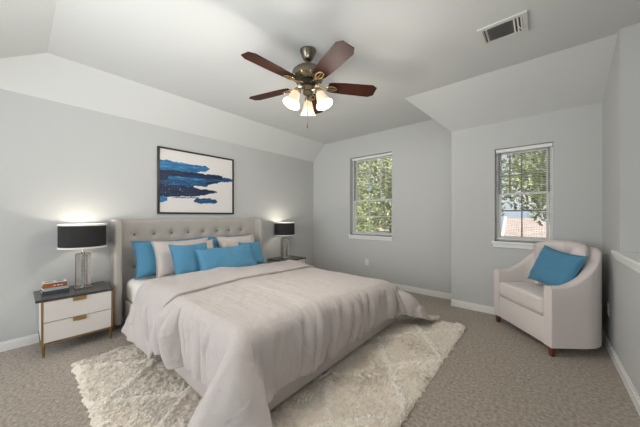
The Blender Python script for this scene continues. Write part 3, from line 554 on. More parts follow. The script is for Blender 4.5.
24,1,0,0,1,0,0,0,0,0,0,0,-1,2,0,-1,0,0,0,0,0,0,0,0,0,0,0,0,0,0,1,-1,0,0,0,0,1,-1,0,0,0,0,0,0,0,0,0,0,0,0,0,0,0,0,0,0,0,0,0,0,0,0,0,0,0,0,0,0,0,0,0,0,0,0,0,1,0,-1,0,0,0,0,0,0,0,0,1,-1,0,0,0,0,0,
23,0,1,1,0,1,-1,1,0,0,-1,1,1,-1,0,1,0,-1,0,0,0,0,0,0,0,0,0,0,0,1,-1,1,0,-1,1,0,-1,0,0,0,1,-1,0,0,0,0,0,0,0,0,0,0,0,0,0,0,0,0,0,0,0,0,0,0,0,0,0,0,0,0,0,0,0,0,0,0,0,1,0,-1,-1,0,1,0,0,1,-1,0,0,0,0,-1,1,
19,2,0,1,1,1,1,0,1,0,0,0,0,1,1,-1,-1,1,-1,0,0,0,0,0,0,0,0,0,0,0,0,0,0,1,-1,0,0,0,0,0,0,0,0,0,0,0,0,0,0,0,0,0,0,0,0,1,0,-1,0,0,0,0,0,0,0,0,0,0,0,0,0,0,0,0,0,1,0,0,1,-1,-1,0,-1,1,0,0,0,0,0,0,-1,1,-2,
17,-1,2,0,2,1,2,1,0,1,0,0,1,0,0,0,0,-1,1,0,0,0,0,0,0,0,0,0,0,-1,0,0,0,0,0,0,0,0,0,0,0,1,0,0,0,0,0,0,-1,1,0,0,0,-1,0,0,0,1,0,0,0,0,0,0,0,0,0,0,0,0,0,0,0,0,0,0,0,1,-1,0,0,0,0,-1,1,-1,0,0,-1,0,-1,-1,0,
14,1,-2,2,-1,2,1,1,1,1,2,3,0,-1,-1,0,0,1,-1,0,0,0,0,0,0,0,0,0,0,0,0,0,0,0,0,0,0,0,0,0,0,0,0,0,0,0,0,-1,2,-1,0,0,-1,1,0,0,0,0,0,0,0,0,0,0,0,0,0,0,0,0,0,0,0,0,0,0,1,0,0,1,0,-2,-1,0,0,-1,0,0,0,-1,0,-2,0,
12,-3,3,-3,3,-1,2,1,3,2,4,2,-1,-2,-3,-1,0,0,1,0,-1,0,0,0,0,0,0,0,0,0,0,0,0,0,0,0,0,0,0,0,0,0,0,0,0,0,0,1,-1,0,0,0,1,0,0,0,0,0,0,0,-1,1,0,0,0,0,0,0,0,0,0,0,0,0,0,-1,0,0,2,3,2,-2,-3,-1,-3,1,-1,1,-2,0,-2,1,-2,
10,2,-3,4,-2,3,0,3,3,4,1,-2,-2,-5,-5,0,1,0,0,0,1,0,0,0,0,0,0,0,0,0,0,0,0,0,0,0,0,0,0,0,0,0,0,0,0,0,0,0,0,0,0,0,0,0,0,0,0,0,-1,1,0,0,0,0,0,0,-1,1,0,0,0,0,0,0,0,0,-1,-1,3,6,3,2,-2,-5,-2,-3,1,-3,3,-3,2,-3,2,
14,-2,4,-1,4,0,3,3,1,0,-2,-3,-6,-5,-4,-1,0,0,0,0,0,0,0,0,1,-1,0,0,1,0,0,0,1,-1,1,-1,1,-1,1,-1,0,0,0,0,0,1,-1,1,-1,1,-1,1,-1,0,0,0,-1,1,0,0,1,-2,1,-1,1,0,1,-1,0,0,0,-1,0,0,0,0,0,0,2,5,7,4,2,-1,-3,-2,-6,0,-4,2,-3,4,-1,
17,3,-1,4,1,3,1,-1,0,-3,-2,-5,-5,-5,-3,-2,-1,2,-1,1,-1,1,-1,1,-2,3,-2,2,-2,1,-1,2,-2,3,-3,2,-2,2,-2,2,-2,1,-1,2,0,-1,2,-3,2,-2,2,-2,2,-2,1,-1,2,-2,2,-1,-1,2,-2,2,-2,2,-1,1,-1,1,-1,1,-2,1,-2,0,-1,1,2,4,5,8,4,2,-1,-3,-1,-5,0,-3,1,-3,1,
22,2,3,1,2,0,-1,-1,-3,-1,-5,-4,-6,-3,0,-3,0,-3,3,-3,2,-2,3,-2,3,-3,3,-3,2,-2,2,-3,2,-2,3,-3,2,-2,3,-2,2,-2,3,-3,1,1,-2,3,-3,3,-3,2,-3,3,-2,2,-3,3,-2,0,2,-3,2,-2,3,-2,3,-2,2,-2,2,-2,2,-4,2,-2,0,1,2,0,6,4,7,4,3,0,-2,0,-5,0,-3,0,-2,
29,2,1,1,-1,-2,-1,-3,-1,-4,-3,-6,-3,0,-2,-1,-3,1,-4,3,-3,3,-3,4,-3,3,-3,2,-3,2,-2,2,-2,2,-2,3,-3,3,-3,2,-1,2,-3,3,-1,-1,2,-2,3,-4,3,-3,2,-3,3,-2,3,-3,2,0,-2,3,-3,3,-2,2,-3,2,-2,4,-2,3,-3,2,-3,1,-1,2,0,3,0,6,4,6,3,2,2,-2,0,-3,-1,-4,0,
36,0,0,-2,-3,0,-4,0,-4,-2,-4,-4,-3,-2,0,-3,0,-4,2,-3,2,-2,3,-3,3,-2,3,-3,3,-3,1,-3,3,-3,3,-2,3,-3,3,-2,2,-2,2,-2,0,2,-2,2,-3,3,-4,3,-3,4,-3,2,-2,2,-2,0,2,-2,4,-3,2,-3,2,-2,4,-3,4,-2,2,-4,1,-2,3,0,2,-1,3,1,7,4,5,2,2,1,0,0,-3,0,-3,
43,-4,-3,-7,0,-4,3,-3,-1,-4,-5,-3,-3,1,-2,0,-4,1,-4,2,-2,2,-2,2,-2,2,-1,2,-3,2,-3,3,-4,4,-3,3,-2,3,-3,2,-3,3,-2,1,0,-2,3,-2,2,-3,3,-4,4,-3,3,-2,2,-2,2,0,-2,2,-2,2,-3,2,-2,2,-2,5,-2,2,-3,2,-3,2,-1,3,-1,2,-1,4,2,6,3,6,1,3,1,0,1,-2,-1,
49,-6,-11,0,-6,2,-3,2,-4,-4,-3,-4,-1,-2,1,-3,0,-4,1,-3,2,-2,2,-3,3,-2,2,-1,1,-3,3,-3,4,-4,4,-3,3,-3,2,-3,4,-4,3,-3,1,2,-3,3,-3,2,-2,3,-3,3,-2,3,-3,2,-2,0,2,-1,2,-3,2,-3,2,-1,3,-2,3,-3,2,-3,2,-2,3,-1,3,-1,2,0,4,3,6,2,5,1,2,1,2,0,0,
54,-8,-2,-9,-1,-7,2,-4,0,-5,-5,-2,-2,0,-2,0,-4,1,-4,2,-2,1,-3,4,-4,3,-2,2,-2,3,-3,3,-3,3,-3,3,-2,2,-3,2,-3,3,-3,3,-1,-3,3,-3,4,-3,3,-2,3,-3,3,-3,3,-2,1,0,-2,3,-3,3,-3,2,-3,3,-2,3,-2,2,-2,2,-2,3,-3,3,0,1,0,3,0,5,3,6,2,4,-1,2,-1,6,2,
60,-4,-8,-3,-9,-2,-8,3,-6,-3,-4,-4,-1,0,0,-3,0,-4,2,-4,2,-1,1,-4,3,-3,3,-2,2,-3,4,-1,1,-3,3,-3,2,-3,2,-2,3,-3,2,-2,0,2,-2,3,-3,3,-1,2,-2,3,-3,3,-3,1,-2,1,2,-3,3,-3,2,-1,2,-3,4,-3,2,-2,1,-2,2,0,1,-1,3,-1,2,-1,4,1,6,3,6,0,3,-2,5,2,6,
63,-4,-2,-8,-5,-8,-3,-8,0,-6,-5,-1,-3,1,-1,0,-3,0,-4,2,-4,1,-2,2,-2,3,-2,2,-2,3,-3,1,-1,3,-4,3,-3,2,-2,2,-3,3,-2,2,0,-2,2,-3,3,-1,1,-1,3,-2,2,-3,2,-3,2,-2,0,3,-3,3,-3,2,-1,4,-2,3,-4,1,-3,2,-2,1,2,2,-1,3,-2,3,0,4,2,7,3,5,-1,4,3,5,4,
67,-3,-5,-4,-7,-5,-9,-3,-8,-5,-3,-4,1,-2,1,-2,1,-4,1,-5,1,-4,3,-2,3,-2,3,-2,2,-3,2,-3,2,-3,3,-2,2,-2,2,-2,3,-3,2,-2,-1,2,-3,3,-2,2,-2,4,-3,3,-3,2,-3,3,-3,1,1,-2,2,-2,3,-3,4,-2,4,-3,2,-2,1,-3,2,-1,3,1,1,-1,3,-2,2,1,5,3,8,2,6,2,5,3,4,
70,-4,-3,-4,-4,-9,-5,-12,-7,-4,-5,1,-4,2,-2,1,-3,1,-4,1,-4,1,-4,3,-1,3,-2,2,-3,2,-3,2,-3,3,-3,2,-3,3,-2,3,-3,4,-3,1,0,-2,2,-3,2,-2,4,-3,3,-3,2,-3,3,-3,3,-1,-2,2,-2,2,-2,4,-2,4,-3,3,-2,2,-3,2,-2,3,-1,2,0,2,-2,2,0,3,1,6,2,9,5,7,3,4,1,
74,-4,-5,-3,-5,-5,-9,-11,-10,-6,-1,-4,1,-1,0,-1,0,-2,-1,-2,0,-3,2,-2,1,-1,1,-2,2,-2,0,-2,2,-3,2,-3,2,-1,2,-1,2,-2,2,-1,0,0,-2,2,-2,2,-2,2,-1,1,-2,1,-2,2,-1,1,1,-3,1,-1,3,0,3,-1,2,-2,1,-2,2,-1,2,-1,2,-1,2,-2,2,0,2,0,3,1,6,6,11,7,4,2,3,
748,4,4,5,4,4,3,2,2,2,6,7,9,29,29,29,29,29,29,29,30,29,29,29,29,29,29,30,29,29,29,29,29,29,29,30,29,29,29,29,29,29,29,30,29,29,29,29,29,29,30,29,29,29,29,29,29,29,30,29,29,29,29,29,29,29,30,29,29,29,29,29,29,30,29,29,29,29,29,29,29,3,0,0,1,2,1,3,2,3,3,4,4,
2,0,2,-2,1,-2,1,-2,0,0,-2,-2,4,0,0,0,0,0,0,0,0,0,0,0,0,0,0,0,0,0,0,0,0,1,0,-1,0,0,0,0,0,0,0,-1,1,0,0,0,0,0,0,0,0,0,0,0,0,0,0,0,0,0,0,0,0,1,-1,0,0,0,0,0,0,0,0,0,0,0,0,0,0,7,-1,-2,-1,-3,2,-2,1,-2,1,-1,1,
1,2,-2,2,-3,2,-3,2,-2,-1,-2,1,4,-1,0,0,0,0,1,0,-1,0,0,0,0,0,0,0,0,0,0,0,1,-1,0,0,0,0,0,0,0,0,0,0,-1,1,0,0,0,0,0,0,0,0,0,0,0,0,0,0,0,0,0,0,0,0,0,0,0,0,0,0,0,0,0,0,0,0,0,0,0,4,1,0,-4,2,-4,2,-3,3,-3,2,-1,
3,-3,2,-2,2,-3,2,-4,1,-2,1,2,2,-1,0,0,0,1,-1,0,0,0,0,0,0,0,1,-1,0,0,0,1,-1,0,0,0,0,0,0,0,0,0,0,0,0,-1,1,0,0,0,-1,1,0,0,0,0,0,0,0,0,0,0,0,0,0,0,0,0,0,0,0,0,0,0,0,0,0,0,0,0,-1,3,4,-2,1,-5,2,-4,3,-3,3,-1,0,
1,1,-3,2,-3,2,-3,2,-3,2,-1,2,1,0,0,0,0,0,0,0,0,0,0,0,0,0,0,0,0,0,0,0,0,0,0,0,0,0,0,0,0,0,0,0,0,0,0,0,0,0,0,0,0,0,0,0,0,0,0,0,0,0,0,0,0,-1,1,0,0,0,0,0,0,0,0,0,0,0,0,0,0,2,2,2,-3,2,-5,2,-3,3,-2,0,0,
1,-2,0,-1,2,-2,1,-3,2,-2,2,2,0,0,0,0,0,0,0,0,0,0,0,0,0,0,0,0,0,0,0,0,0,0,0,0,0,0,0,0,0,0,0,0,0,0,-1,1,0,0,0,-1,1,0,0,0,0,0,0,0,0,0,0,0,0,0,-1,0,1,0,0,0,0,-1,1,0,0,0,0,0,0,1,2,1,3,-5,2,-3,2,-4,2,-1,0,
0,1,-1,0,-2,1,-4,3,-3,3,1,0,1,0,0,0,0,0,0,0,0,0,0,0,0,0,0,0,0,0,0,-1,1,0,0,0,0,0,0,0,0,0,0,0,0,0,0,0,0,0,0,0,0,0,0,0,0,0,-1,1,0,0,0,0,0,0,0,0,0,0,0,0,0,0,-1,0,1,0,0,0,0,1,2,2,-2,3,-4,1,-4,3,-3,2,-1,
1,-2,2,-3,2,-4,3,-3,3,-2,2,1,0,0,0,0,1,-1,0,0,0,0,0,0,0,1,-1,0,0,0,0,0,0,0,0,0,0,0,0,0,0,0,0,0,0,0,0,-1,1,0,0,0,-1,1,0,0,0,0,0,0,0,0,0,0,0,0,0,0,-1,1,0,0,0,0,0,0,-1,1,0,0,0,0,2,1,2,-2,1,-4,3,-4,3,-4,1,
0,1,-3,3,-4,3,-4,2,-1,3,-1,1,1,-1,0,0,0,0,0,0,0,0,0,0,0,0,0,0,0,0,0,0,-1,1,0,0,0,0,0,0,0,0,0,0,0,0,0,0,0,0,0,0,0,-1,1,0,0,0,0,0,0,0,0,0,0,0,0,0,0,-1,1,0,0,0,0,0,0,0,0,0,0,0,1,2,0,2,-2,1,-4,3,-4,2,-2,
1,-2,2,-3,2,-4,3,-2,2,-1,2,1,-1,0,0,0,0,0,0,0,0,0,0,0,0,0,0,0,0,0,0,0,0,0,0,0,0,0,0,0,0,0,0,0,0,0,0,1,-1,0,0,0,0,0,0,0,0,0,0,-1,1,0,0,0,0,0,0,0,0,0,-1,1,0,0,0,0,0,-1,1,0,-1,1,1,1,2,-2,2,-3,2,-4,3,-3,1,
1,1,-3,1,-2,2,-3,3,-2,2,0,0,0,0,0,0,0,0,0,0,0,0,0,0,0,-1,1,0,0,0,0,0,0,-1,1,0,0,0,0,0,0,0,0,0,0,0,0,0,0,0,0,0,0,0,0,0,0,0,0,0,-1,1,0,0,0,0,0,0,0,0,0,-1,1,0,0,0,0,0,0,-1,0,1,0,2,0,2,-2,2,-4,2,-3,2,-2,
1,-2,2,-3,2,-3,3,-3,3,-1,2,0,0,0,-1,0,0,0,0,0,0,0,0,0,0,0,-1,1,0,0,0,0,0,0,-1,1,0,0,0,0,0,0,0,0,0,0,0,0,0,0,0,0,0,0,-1,1,0,0,0,0,0,0,0,0,0,0,0,0,0,0,0,0,0,0,0,0,0,0,-1,1,0,-1,1,0,2,0,2,-3,2,-3,1,-2,0,
0,2,-3,2,-4,3,-2,3,-2,2,-1,0,0,0,0,0,0,0,0,0,0,0,0,0,0,0,0,-1,1,0,0,0,0,0,0,-1,1,0,0,0,0,0,0,0,0,0,0,-1,1,0,0,0,0,0,0,0,0,0,0,0,0,-1,1,0,0,0,0,0,0,0,0,0,0,0,0,0,0,0,1,-1,0,0,0,1,0,2,-2,3,-3,1,-2,0,0,
0,-1,2,-3,2,-2,2,-2,3,-2,2,-1,0,0,0,0,0,0,0,0,0,0,0,0,0,0,0,0,-1,1,0,0,0,0,0,0,0,0,0,0,0,0,0,0,0,0,0,0,0,0,0,0,0,0,0,-1,1,0,0,0,0,1,-1,0,0,0,0,0,0,0,0,1,-1,0,0,0,0,1,-2,1,-1,0,1,0,1,-1,4,-2,2,-3,0,-1,-1,
0,0,-2,2,-1,2,-2,2,-2,2,-2,2,-1,0,0,0,-1,1,0,0,0,0,0,0,0,0,0,0,0,0,0,0,0,0,0,0,0,0,0,0,0,0,0,0,0,0,0,0,0,0,0,0,0,0,0,0,0,0,0,0,0,0,0,0,0,0,0,0,0,0,1,-1,0,0,0,0,0,0,1,-2,1,-1,0,1,0,3,-2,2,-2,2,-3,1,-1,
0,-1,2,-2,1,-2,2,-1,2,-1,2,-2,1,-1,0,0,0,-1,0,1,0,0,0,0,0,0,0,0,0,0,0,0,0,0,0,0,0,0,0,0,0,0,0,0,0,0,0,0,-1,1,0,0,0,0,0,0,-1,1,0,0,0,0,0,0,0,0,0,0,0,1,-1,0,0,0,0,0,0,0,-1,2,-2,1,-1,0,2,-2,3,-1,2,-3,2,-3,1,
0,1,-3,3,-2,2,-2,2,-2,3,-3,2,-1,0,0,0,0,0,0,-1,0,1,0,0,0,0,0,0,0,0,0,0,0,0,0,0,0,0,0,0,0,0,0,0,0,0,0,0,0,0,0,0,0,0,0,0,0,0,0,0,0,0,0,0,0,0,0,0,1,-1,0,0,0,0,0,0,0,0,1,-2,1,-1,0,0,0,2,-1,3,-2,2,-3,1,-1,
0,-1,2,-3,2,-2,2,-1,3,-3,3,-2,0,0,0,0,0,0,0,0,0,-1,0,1,0,0,0,0,0,0,0,0,0,0,0,0,0,0,0,0,0,0,0,0,0,0,0,0,0,0,0,0,0,0,0,0,0,0,0,0,1,-1,0,0,0,0,0,0,0,0,0,0,0,0,0,0,1,-1,-1,1,-1,0,1,-1,1,-1,2,-2,3,-2,2,-1,-1,
0,1,-2,2,-3,2,-1,2,-2,3,-2,1,-1,0,0,0,0,0,0,0,0,0,0,-1,1,0,0,0,0,0,0,0,0,0,0,0,0,0,0,0,0,0,0,0,0,0,0,0,0,-1,1,0,0,0,0,0,0,-1,1,0,-1,1,0,0,0,0,0,1,-1,0,0,0,0,0,0,0,0,0,0,0,-1,1,-2,2,-2,3,-2,3,-3,3,-2,0,1,
0,-1,2,-3,3,-3,2,-2,3,-2,2,-1,0,-1,0,1,0,0,0,0,0,0,0,0,0,0,0,0,0,0,0,0,0,0,0,1,-1,0,0,0,0,0,0,0,0,0,0,0,0,0,0,0,0,0,0,0,0,0,0,0,0,0,0,0,0,0,0,0,0,0,0,0,0,0,0,0,-1,1,0,-1,2,-3,2,-2,2,-2,2,-2,3,-2,2,-1,0,
1,0,-2,2,-3,3,-2,3,-3,3,-2,1,-1,0,0,-1,1,0,0,0,0,0,0,0,0,0,0,0,0,0,0,0,0,0,0,-1,1,0,0,0,0,0,0,0,0,0,0,0,0,0,0,0,0,0,0,0,0,0,-1,1,0,-1,1,0,0,0,0,0,0,0,0,0,0,0,0,0,1,-1,0,1,-2,1,-2,2,-2,2,-2,2,-1,2,-2,2,-1,
0,-1,1,-1,3,-2,2,-2,3,-3,1,-2,1,0,0,0,0,0,0,0,0,0,0,0,0,0,0,0,0,-1,1,0,0,0,0,0,-1,1,0,0,0,0,0,0,0,0,0,0,0,0,0,0,0,0,0,0,0,0,0,0,0,0,0,0,0,1,0,-1,0,0,0,0,0,0,0,0,0,0,0,-1,1,-1,1,-2,3,-3,3,-2,2,-2,2,-1,0,
0,1,-2,2,-2,3,-2,2,-2,2,-2,1,-1,0,0,0,-1,1,0,0,0,0,0,0,0,0,0,0,0,0,0,0,0,0,0,0,0,-1,1,0,0,0,0,0,0,0,0,0,0,0,0,0,0,0,0,0,0,0,0,-1,1,0,0,0,1,-1,0,0,0,0,0,0,0,0,0,1,-1,0,1,0,-2,1,-2,2,-3,3,-3,3,-2,2,-1,1,0,
0,-1,2,-2,3,-2,3,-2,1,-2,1,-2,1,0,0,0,0,-1,1,0,0,0,0,0,0,0,0,0,0,0,-1,1,0,0,0,0,0,0,-1,1,0,0,0,0,0,0,0,0,0,1,-1,0,0,0,0,0,0,0,0,0,0,0,0,0,0,0,0,0,0,0,0,0,0,0,0,0,0,0,0,-1,1,-2,2,-2,2,-2,3,-3,3,-2,2,-1,0,
0,0,-1,2,-1,3,-2,2,-2,1,-2,0,0,0,0,0,0,0,0,0,0,0,0,0,0,0,0,0,0,0,0,-1,1,0,0,0,0,0,0,0,0,0,0,0,0,0,0,0,0,0,0,0,0,0,0,0,0,0,0,1,-1,1,-1,1,-1,0,0,0,0,0,0,0,0,1,0,-1,0,0,0,0,-1,1,-2,2,-2,2,-3,3,-2,3,-2,1,0,
0,-1,2,-2,3,-2,3,-3,3,-3,1,-1,0,0,0,0,0,0,-1,1,0,0,0,0,-1,1,0,0,0,0,0,0,0,0,0,0,0,0,0,0,0,0,0,0,0,0,0,0,0,0,0,0,0,0,0,0,0,1,0,-1,0,0,0,0,0,0,0,0,0,0,0,0,1,-1,0,0,0,0,0,0,0,-1,1,-3,3,-3,4,-3,2,-2,2,0,1,
0,1,-2,3,-2,3,-3,3,-3,2,-3,1,0,0,0,0,0,0,0,0,0,0,0,0,0,0,0,0,0,0,0,0,-1,1,0,0,0,0,0,-1,1,0,0,0,0,0,0,0,1,-1,0,0,0,0,0,0,1,-1,0,0,1,-1,1,-1,0,0,0,0,0,0,0,1,-1,0,0,0,0,0,0,0,-1,1,-2,2,-3,3,-3,3,-3,3,-1,1,0,
0,0,1,-1,1,-2,3,-2,2,-3,3,-2,0,0,-1,1,0,0,0,-1,1,0,0,0,0,-1,1,0,0,0,0,0,0,0,0,0,0,0,0,0,0,0,0,0,0,0,0,0,0,0,0,0,0,0,0,0,0,0,0,1,-1,1,-1,0,0,0,0,0,0,1,0,-1,0,0,0,0,0,1,-1,0,0,-2,2,-2,2,-2,1,-3,3,-1,2,0,0,
-1,0,1,-1,1,0,0,0,-1,2,-2,1,-1,1,0,0,0,0,0,0,0,0,0,0,0,0,-1,1,0,0,0,0,0,-1,1,0,0,0,0,0,-1,1,0,0,0,0,0,0,0,0,0,0,0,0,0,0,0,0,0,0,0,0,0,0,0,0,0,0,0,0,0,0,0,0,0,0,0,0,0,0,-1,1,-2,2,-2,1,-2,3,-2,1,0,1,0,
0,1,-2,3,-3,2,-2,2,-2,1,0,0,0,-1,1,-1,1,0,0,0,0,0,0,0,0,0,0,-1,1,0,0,0,0,0,-1,0,1,0,0,0,0,-1,1,0,0,0,0,0,-1,1,0,0,0,0,0,0,0,0,0,0,0,0,0,0,0,0,0,0,1,-1,0,0,0,0,0,0,1,-1,0,0,0,-2,2,-3,3,-3,3,-3,2,0,1,0,0,
0,-1,3,-3,3,-3,2,-3,3,-2,1,0,0,0,0,0,0,0,0,0,-1,1,0,0,0,0,0,0,-1,1,0,0,0,0,0,0,-1,1,0,0,0,0,0,0,0,0,0,0,0,0,0,0,0,0,0,1,-1,0,0,0,0,0,0,0,0,0,0,1,-1,0,0,0,0,0,0,0,0,0,0,0,-1,1,-3,3,-4,3,-2,2,-1,1,0,0,1,
0,2,-3,3,-3,3,-3,3,-3,2,-1,0,0,0,0,0,0,0,0,0,0,0,0,0,0,0,0,0,0,-1,1,0,0,0,0,0,0,0,0,0,0,0,0,0,0,0,0,0,1,-1,0,0,0,0,0,0,0,0,0,0,0,0,0,0,0,0,1,-1,0,0,0,0,0,0,0,0,0,0,0,0,0,-1,0,-1,0,0,-1,1,0,2,0,1,-1,
0,-1,3,-3,4,-3,3,-4,3,-3,1,0,0,0,0,0,-1,1,0,0,0,-1,1,0,0,0,0,0,0,0,0,0,0,0,0,0,0,0,0,0,0,0,0,0,0,0,0,0,0,0,0,0,0,0,0,0,0,0,0,0,0,0,0,0,0,0,0,0,0,0,0,0,0,0,0,1,-1,0,0,0,0,0,1,-4,2,-2,2,-2,3,-2,2,-1,1,
0,1,-2,3,-3,4,-3,3,-4,3,-2,0,0,0,0,0,0,-1,1,0,0,0,-1,1,0,0,0,0,0,0,-1,1,0,0,0,0,0,0,0,0,0,0,0,0,0,0,0,0,0,0,0,0,0,0,1,-1,0,0,0,0,0,0,0,0,1,0,-1,0,0,0,0,0,0,1,0,-1,0,0,1,-1,0,0,-3,3,-3,2,-2,3,-2,3,-2,1,0,
0,-1,2,-2,3,-2,3,-3,3,-3,1,-1,0,0,0,0,0,0,0,0,0,0,0,-1,1,0,0,0,0,0,0,0,0,0,0,0,0,0,0,0,0,0,0,0,0,0,0,1,-1,0,0,0,0,0,0,0,0,0,0,0,0,0,0,1,-1,0,0,0,0,0,0,0,1,-1,0,0,0,0,0,0,0,-1,2,-3,2,-3,2,-2,4,-2,2,-1,0,
-1,2,-2,2,-2,3,-2,3,-3,2,-2,0,0,0,-1,1,0,0,-1,1,0,0,0,0,-1,1,0,0,0,0,0,0,0,0,0,0,0,0,0,0,0,0,0,0,0,0,0,0,0,0,0,0,0,1,-1,0,0,0,1,-1,1,-1,1,-1,0,0,0,0,0,0,0,1,-1,0,0,0,0,0,0,0,0,0,-3,2,-3,2,-1,3,-2,2,-1,1,0,
1,-2,2,-2,2,-2,3,-2,2,-3,1,0,0,-1,1,0,0,0,0,-1,1,0,0,0,0,-1,1,0,0,0,0,0,0,0,0,0,0,0,0,0,0,0,0,0,0,0,0,0,0,0,0,0,0,0,0,0,0,0,0,0,0,0,0,0,0,0,0,0,0,0,1,-1,0,0,0,0,0,1,-1,0,0,-1,1,-3,2,-2,2,-1,3,-2,2,-1,0,
0,1,-2,2,-2,2,-2,2,-2,2,-1,0,-1,1,0,-1,1,0,0,0,-1,1,0,0,0,0,0,0,0,0,0,0,0,0,0,0,0,0,0,0,0,0,0,0,0,0,0,-1,1,0,0,0,1,-1,0,0,0,1,-1,0,0,0,0,0,0,0,0,0,0,0,0,0,0,0,0,0,1,-1,0,1,-1,0,-3,2,-3,3,-1,2,-2,3,-2,1,0,
0,-1,3,-3,2,-3,3,-2,3,-2,0,0,0,0,0,0,0,0,0,0,0,-1,1,0,0,0,-1,1,0,0,0,0,0,0,0,0,0,0,0,0,0,0,0,0,0,0,0,0,0,0,0,1,-1,0,0,0,1,-1,0,0,0,0,-1,1,0,0,0,0,0,0,0,0,0,0,0,0,0,0,0,0,1,-2,2,-4,3,-2,3,-2,3,-2,1,-1,0,
-1,2,-3,3,-4,3,-2,4,-3,2,-1,0,0,0,0,0,-1,1,0,0,0,0,0,0,0,0,0,0,0,0,0,-1,1,0,0,0,0,0,0,0,0,0,0,0,0,0,0,0,0,0,0,0,0,0,0,0,0,0,0,0,0,0,0,-1,1,0,0,0,0,1,-1,0,0,0,0,1,-1,0,0,0,0,0,-2,2,-2,3,-2,3,-3,2,-2,2,-1,
1,-2,2,-4,4,-3,3,-3,3,-2,1,0,0,0,-1,1,0,-1,1,0,0,0,-1,1,0,0,0,0,0,0,0,0,0,0,0,0,0,0,0,0,0,0,0,0,0,0,0,1,-1,0,0,0,0,0,0,1,-1,0,0,0,0,0,0,0,0,0,0,0,0,0,0,0,0,1,0,-1,0,0,1,-1,0,0,0,-1,2,-2,3,-3,2,-2,2,-2,2,
-1,2,-3,3,-3,3,-3,3,-3,3,-1,-1,0,0,1,0,0,0,-1,1,0,0,0,0,0,0,0,-1,1,0,0,0,0,0,0,0,0,0,0,0,0,0,0,0,0,0,0,0,0,0,1,-1,0,0,0,0,0,0,0,0,0,0,0,0,0,0,0,0,1,-1,0,0,1,-1,0,0,0,1,-1,0,0,0,-1,2,-2,2,-2,3,-3,2,-2,3,-1,
1,-2,3,-2,2,-3,2,-3,4,-3,1,0,0,0,0,-1,1,0,0,0,0,0,0,0,0,0,0,0,0,0,0,0,0,0,0,0,0,0,0,0,0,0,0,0,0,0,1,-1,0,0,0,0,0,0,0,0,0,0,0,0,0,0,0,1,-1,0,0,1,-1,0,0,1,-1,0,0,0,1,-1,0,1,-1,0,0,-2,3,-2,2,-3,3,-3,4,-3,1,
0,2,-3,3,-3,2,-2,3,-4,3,-1,0,0,0,0,0,-1,1,0,0,0,0,0,-1,1,0,0,0,0,0,0,0,-1,1,0,0,0,0,0,0,0,1,-1,0,0,1,-1,0,0,0,0,0,0,0,1,-1,0,0,0,0,0,0,0,0,0,0,1,-1,0,0,1,-1,0,0,0,1,-1,0,1,-1,1,-1,-1,2,-3,3,-3,3,-2,3,-4,3,-1,
0,-2,3,-3,3,-2,2,-3,3,-2,1,0,0,0,0,0,0,0,0,0,0,0,0,0,0,0,0,0,0,0,0,0,0,0,0,0,0,0,0,0,0,0,0,0,0,0,0,0,0,1,-1,0,0,0,0,0,0,0,0,1,-1,0,1,-1,0,1,-1,0,0,1,-1,0,0,0,1,-1,0,0,0,1,-1,0,1,-2,3,-3,3,-3,2,-2,3,-3,1,
0,1,-3,3,-2,2,-3,3,-2,2,-1,0,0,0,0,0,0,0,0,0,0,0,0,0,0,0,0,0,-1,1,0,0,0,-1,1,0,0,0,0,0,0,0,0,0,0,0,0,0,0,0,0,0,0,0,0,0,0,0,1,-1,0,0,0,0,0,0,0,0,1,-1,0,0,0,1,-1,0,1,0,0,-1,0,0,0,1,-3,3,-3,4,-3,2,-2,2,-1,
0,-1,3,-3,2,-3,3,-3,3,-2,1,0,0,0,0,0,0,0,0,-1,1,0,0,0,0,0,0,0,0,0,0,0,0,0,0,0,0,0,0,0,0,0,0,0,0,0,0,0,0,0,0,0,0,0,0,0,0,0,0,0,0,1,-1,0,0,0,0,0,0,0,0,0,0,0,0,1,-1,0,0,0,0,0,0,-2,3,-3,4,-3,3,-3,2,-2,0,
-1,2,-3,3,-2,3,-3,3,-3,2,-1,0,0,0,0,0,0,0,0,0,0,0,0,0,-1,1,0,0,0,0,0,0,0,0,0,0,0,0,0,0,0,0,0,0,0,0,0,0,0,0,0,0,0,0,0,0,0,1,-1,0,0,0,0,0,0,0,0,0,0,0,0,0,1,-1,0,0,0,1,0,0,0,-1,0,2,-3,3,-3,3,-3,3,-3,2,-1,
-1,-1,3,-2,3,-2,2,-3,3,-3,1,0,0,0,0,0,1,-1,0,0,0,0,0,0,0,0,0,0,0,0,0,0,0,0,0,0,0,0,0,0,0,0,0,0,0,0,0,0,0,0,0,0,0,0,0,0,0,0,0,0,0,0,0,0,0,0,0,0,0,0,1,0,-1,0,1,-1,1,-1,0,0,0,1,-1,-2,3,-2,2,-2,3,-3,3,-3,1,
-2,2,-1,3,-2,2,-2,3,-4,2,-1,0,0,0,0,0,-1,1,0,0,-1,1,0,0,0,-1,1,0,0,-1,1,0,0,1,-1,0,0,0,0,0,0,-1,1,0,0,0,0,0,0,0,0,0,0,1,-1,0,0,0,0,0,0,0,0,0,0,0,0,0,0,0,0,0,0,0,0,0,0,1,-1,0,0,0,0,1,-2,2,-1,3,-3,2,-3,2,-2,
-1,-1,3,-1,3,-2,3,-4,2,-2,1,-1,0,0,0,0,0,0,0,0,0,0,0,0,0,0,0,0,0,0,0,0,0,0,0,0,0,0,0,0,0,1,-1,0,0,0,0,0,0,0,0,0,0,0,0,0,0,0,0,0,1,-1,0,0,0,0,0,1,-1,1,-1,0,0,1,-1,1,0,-1,1,-1,0,0,0,-1,3,-2,3,-4,3,-2,2,-3,2,
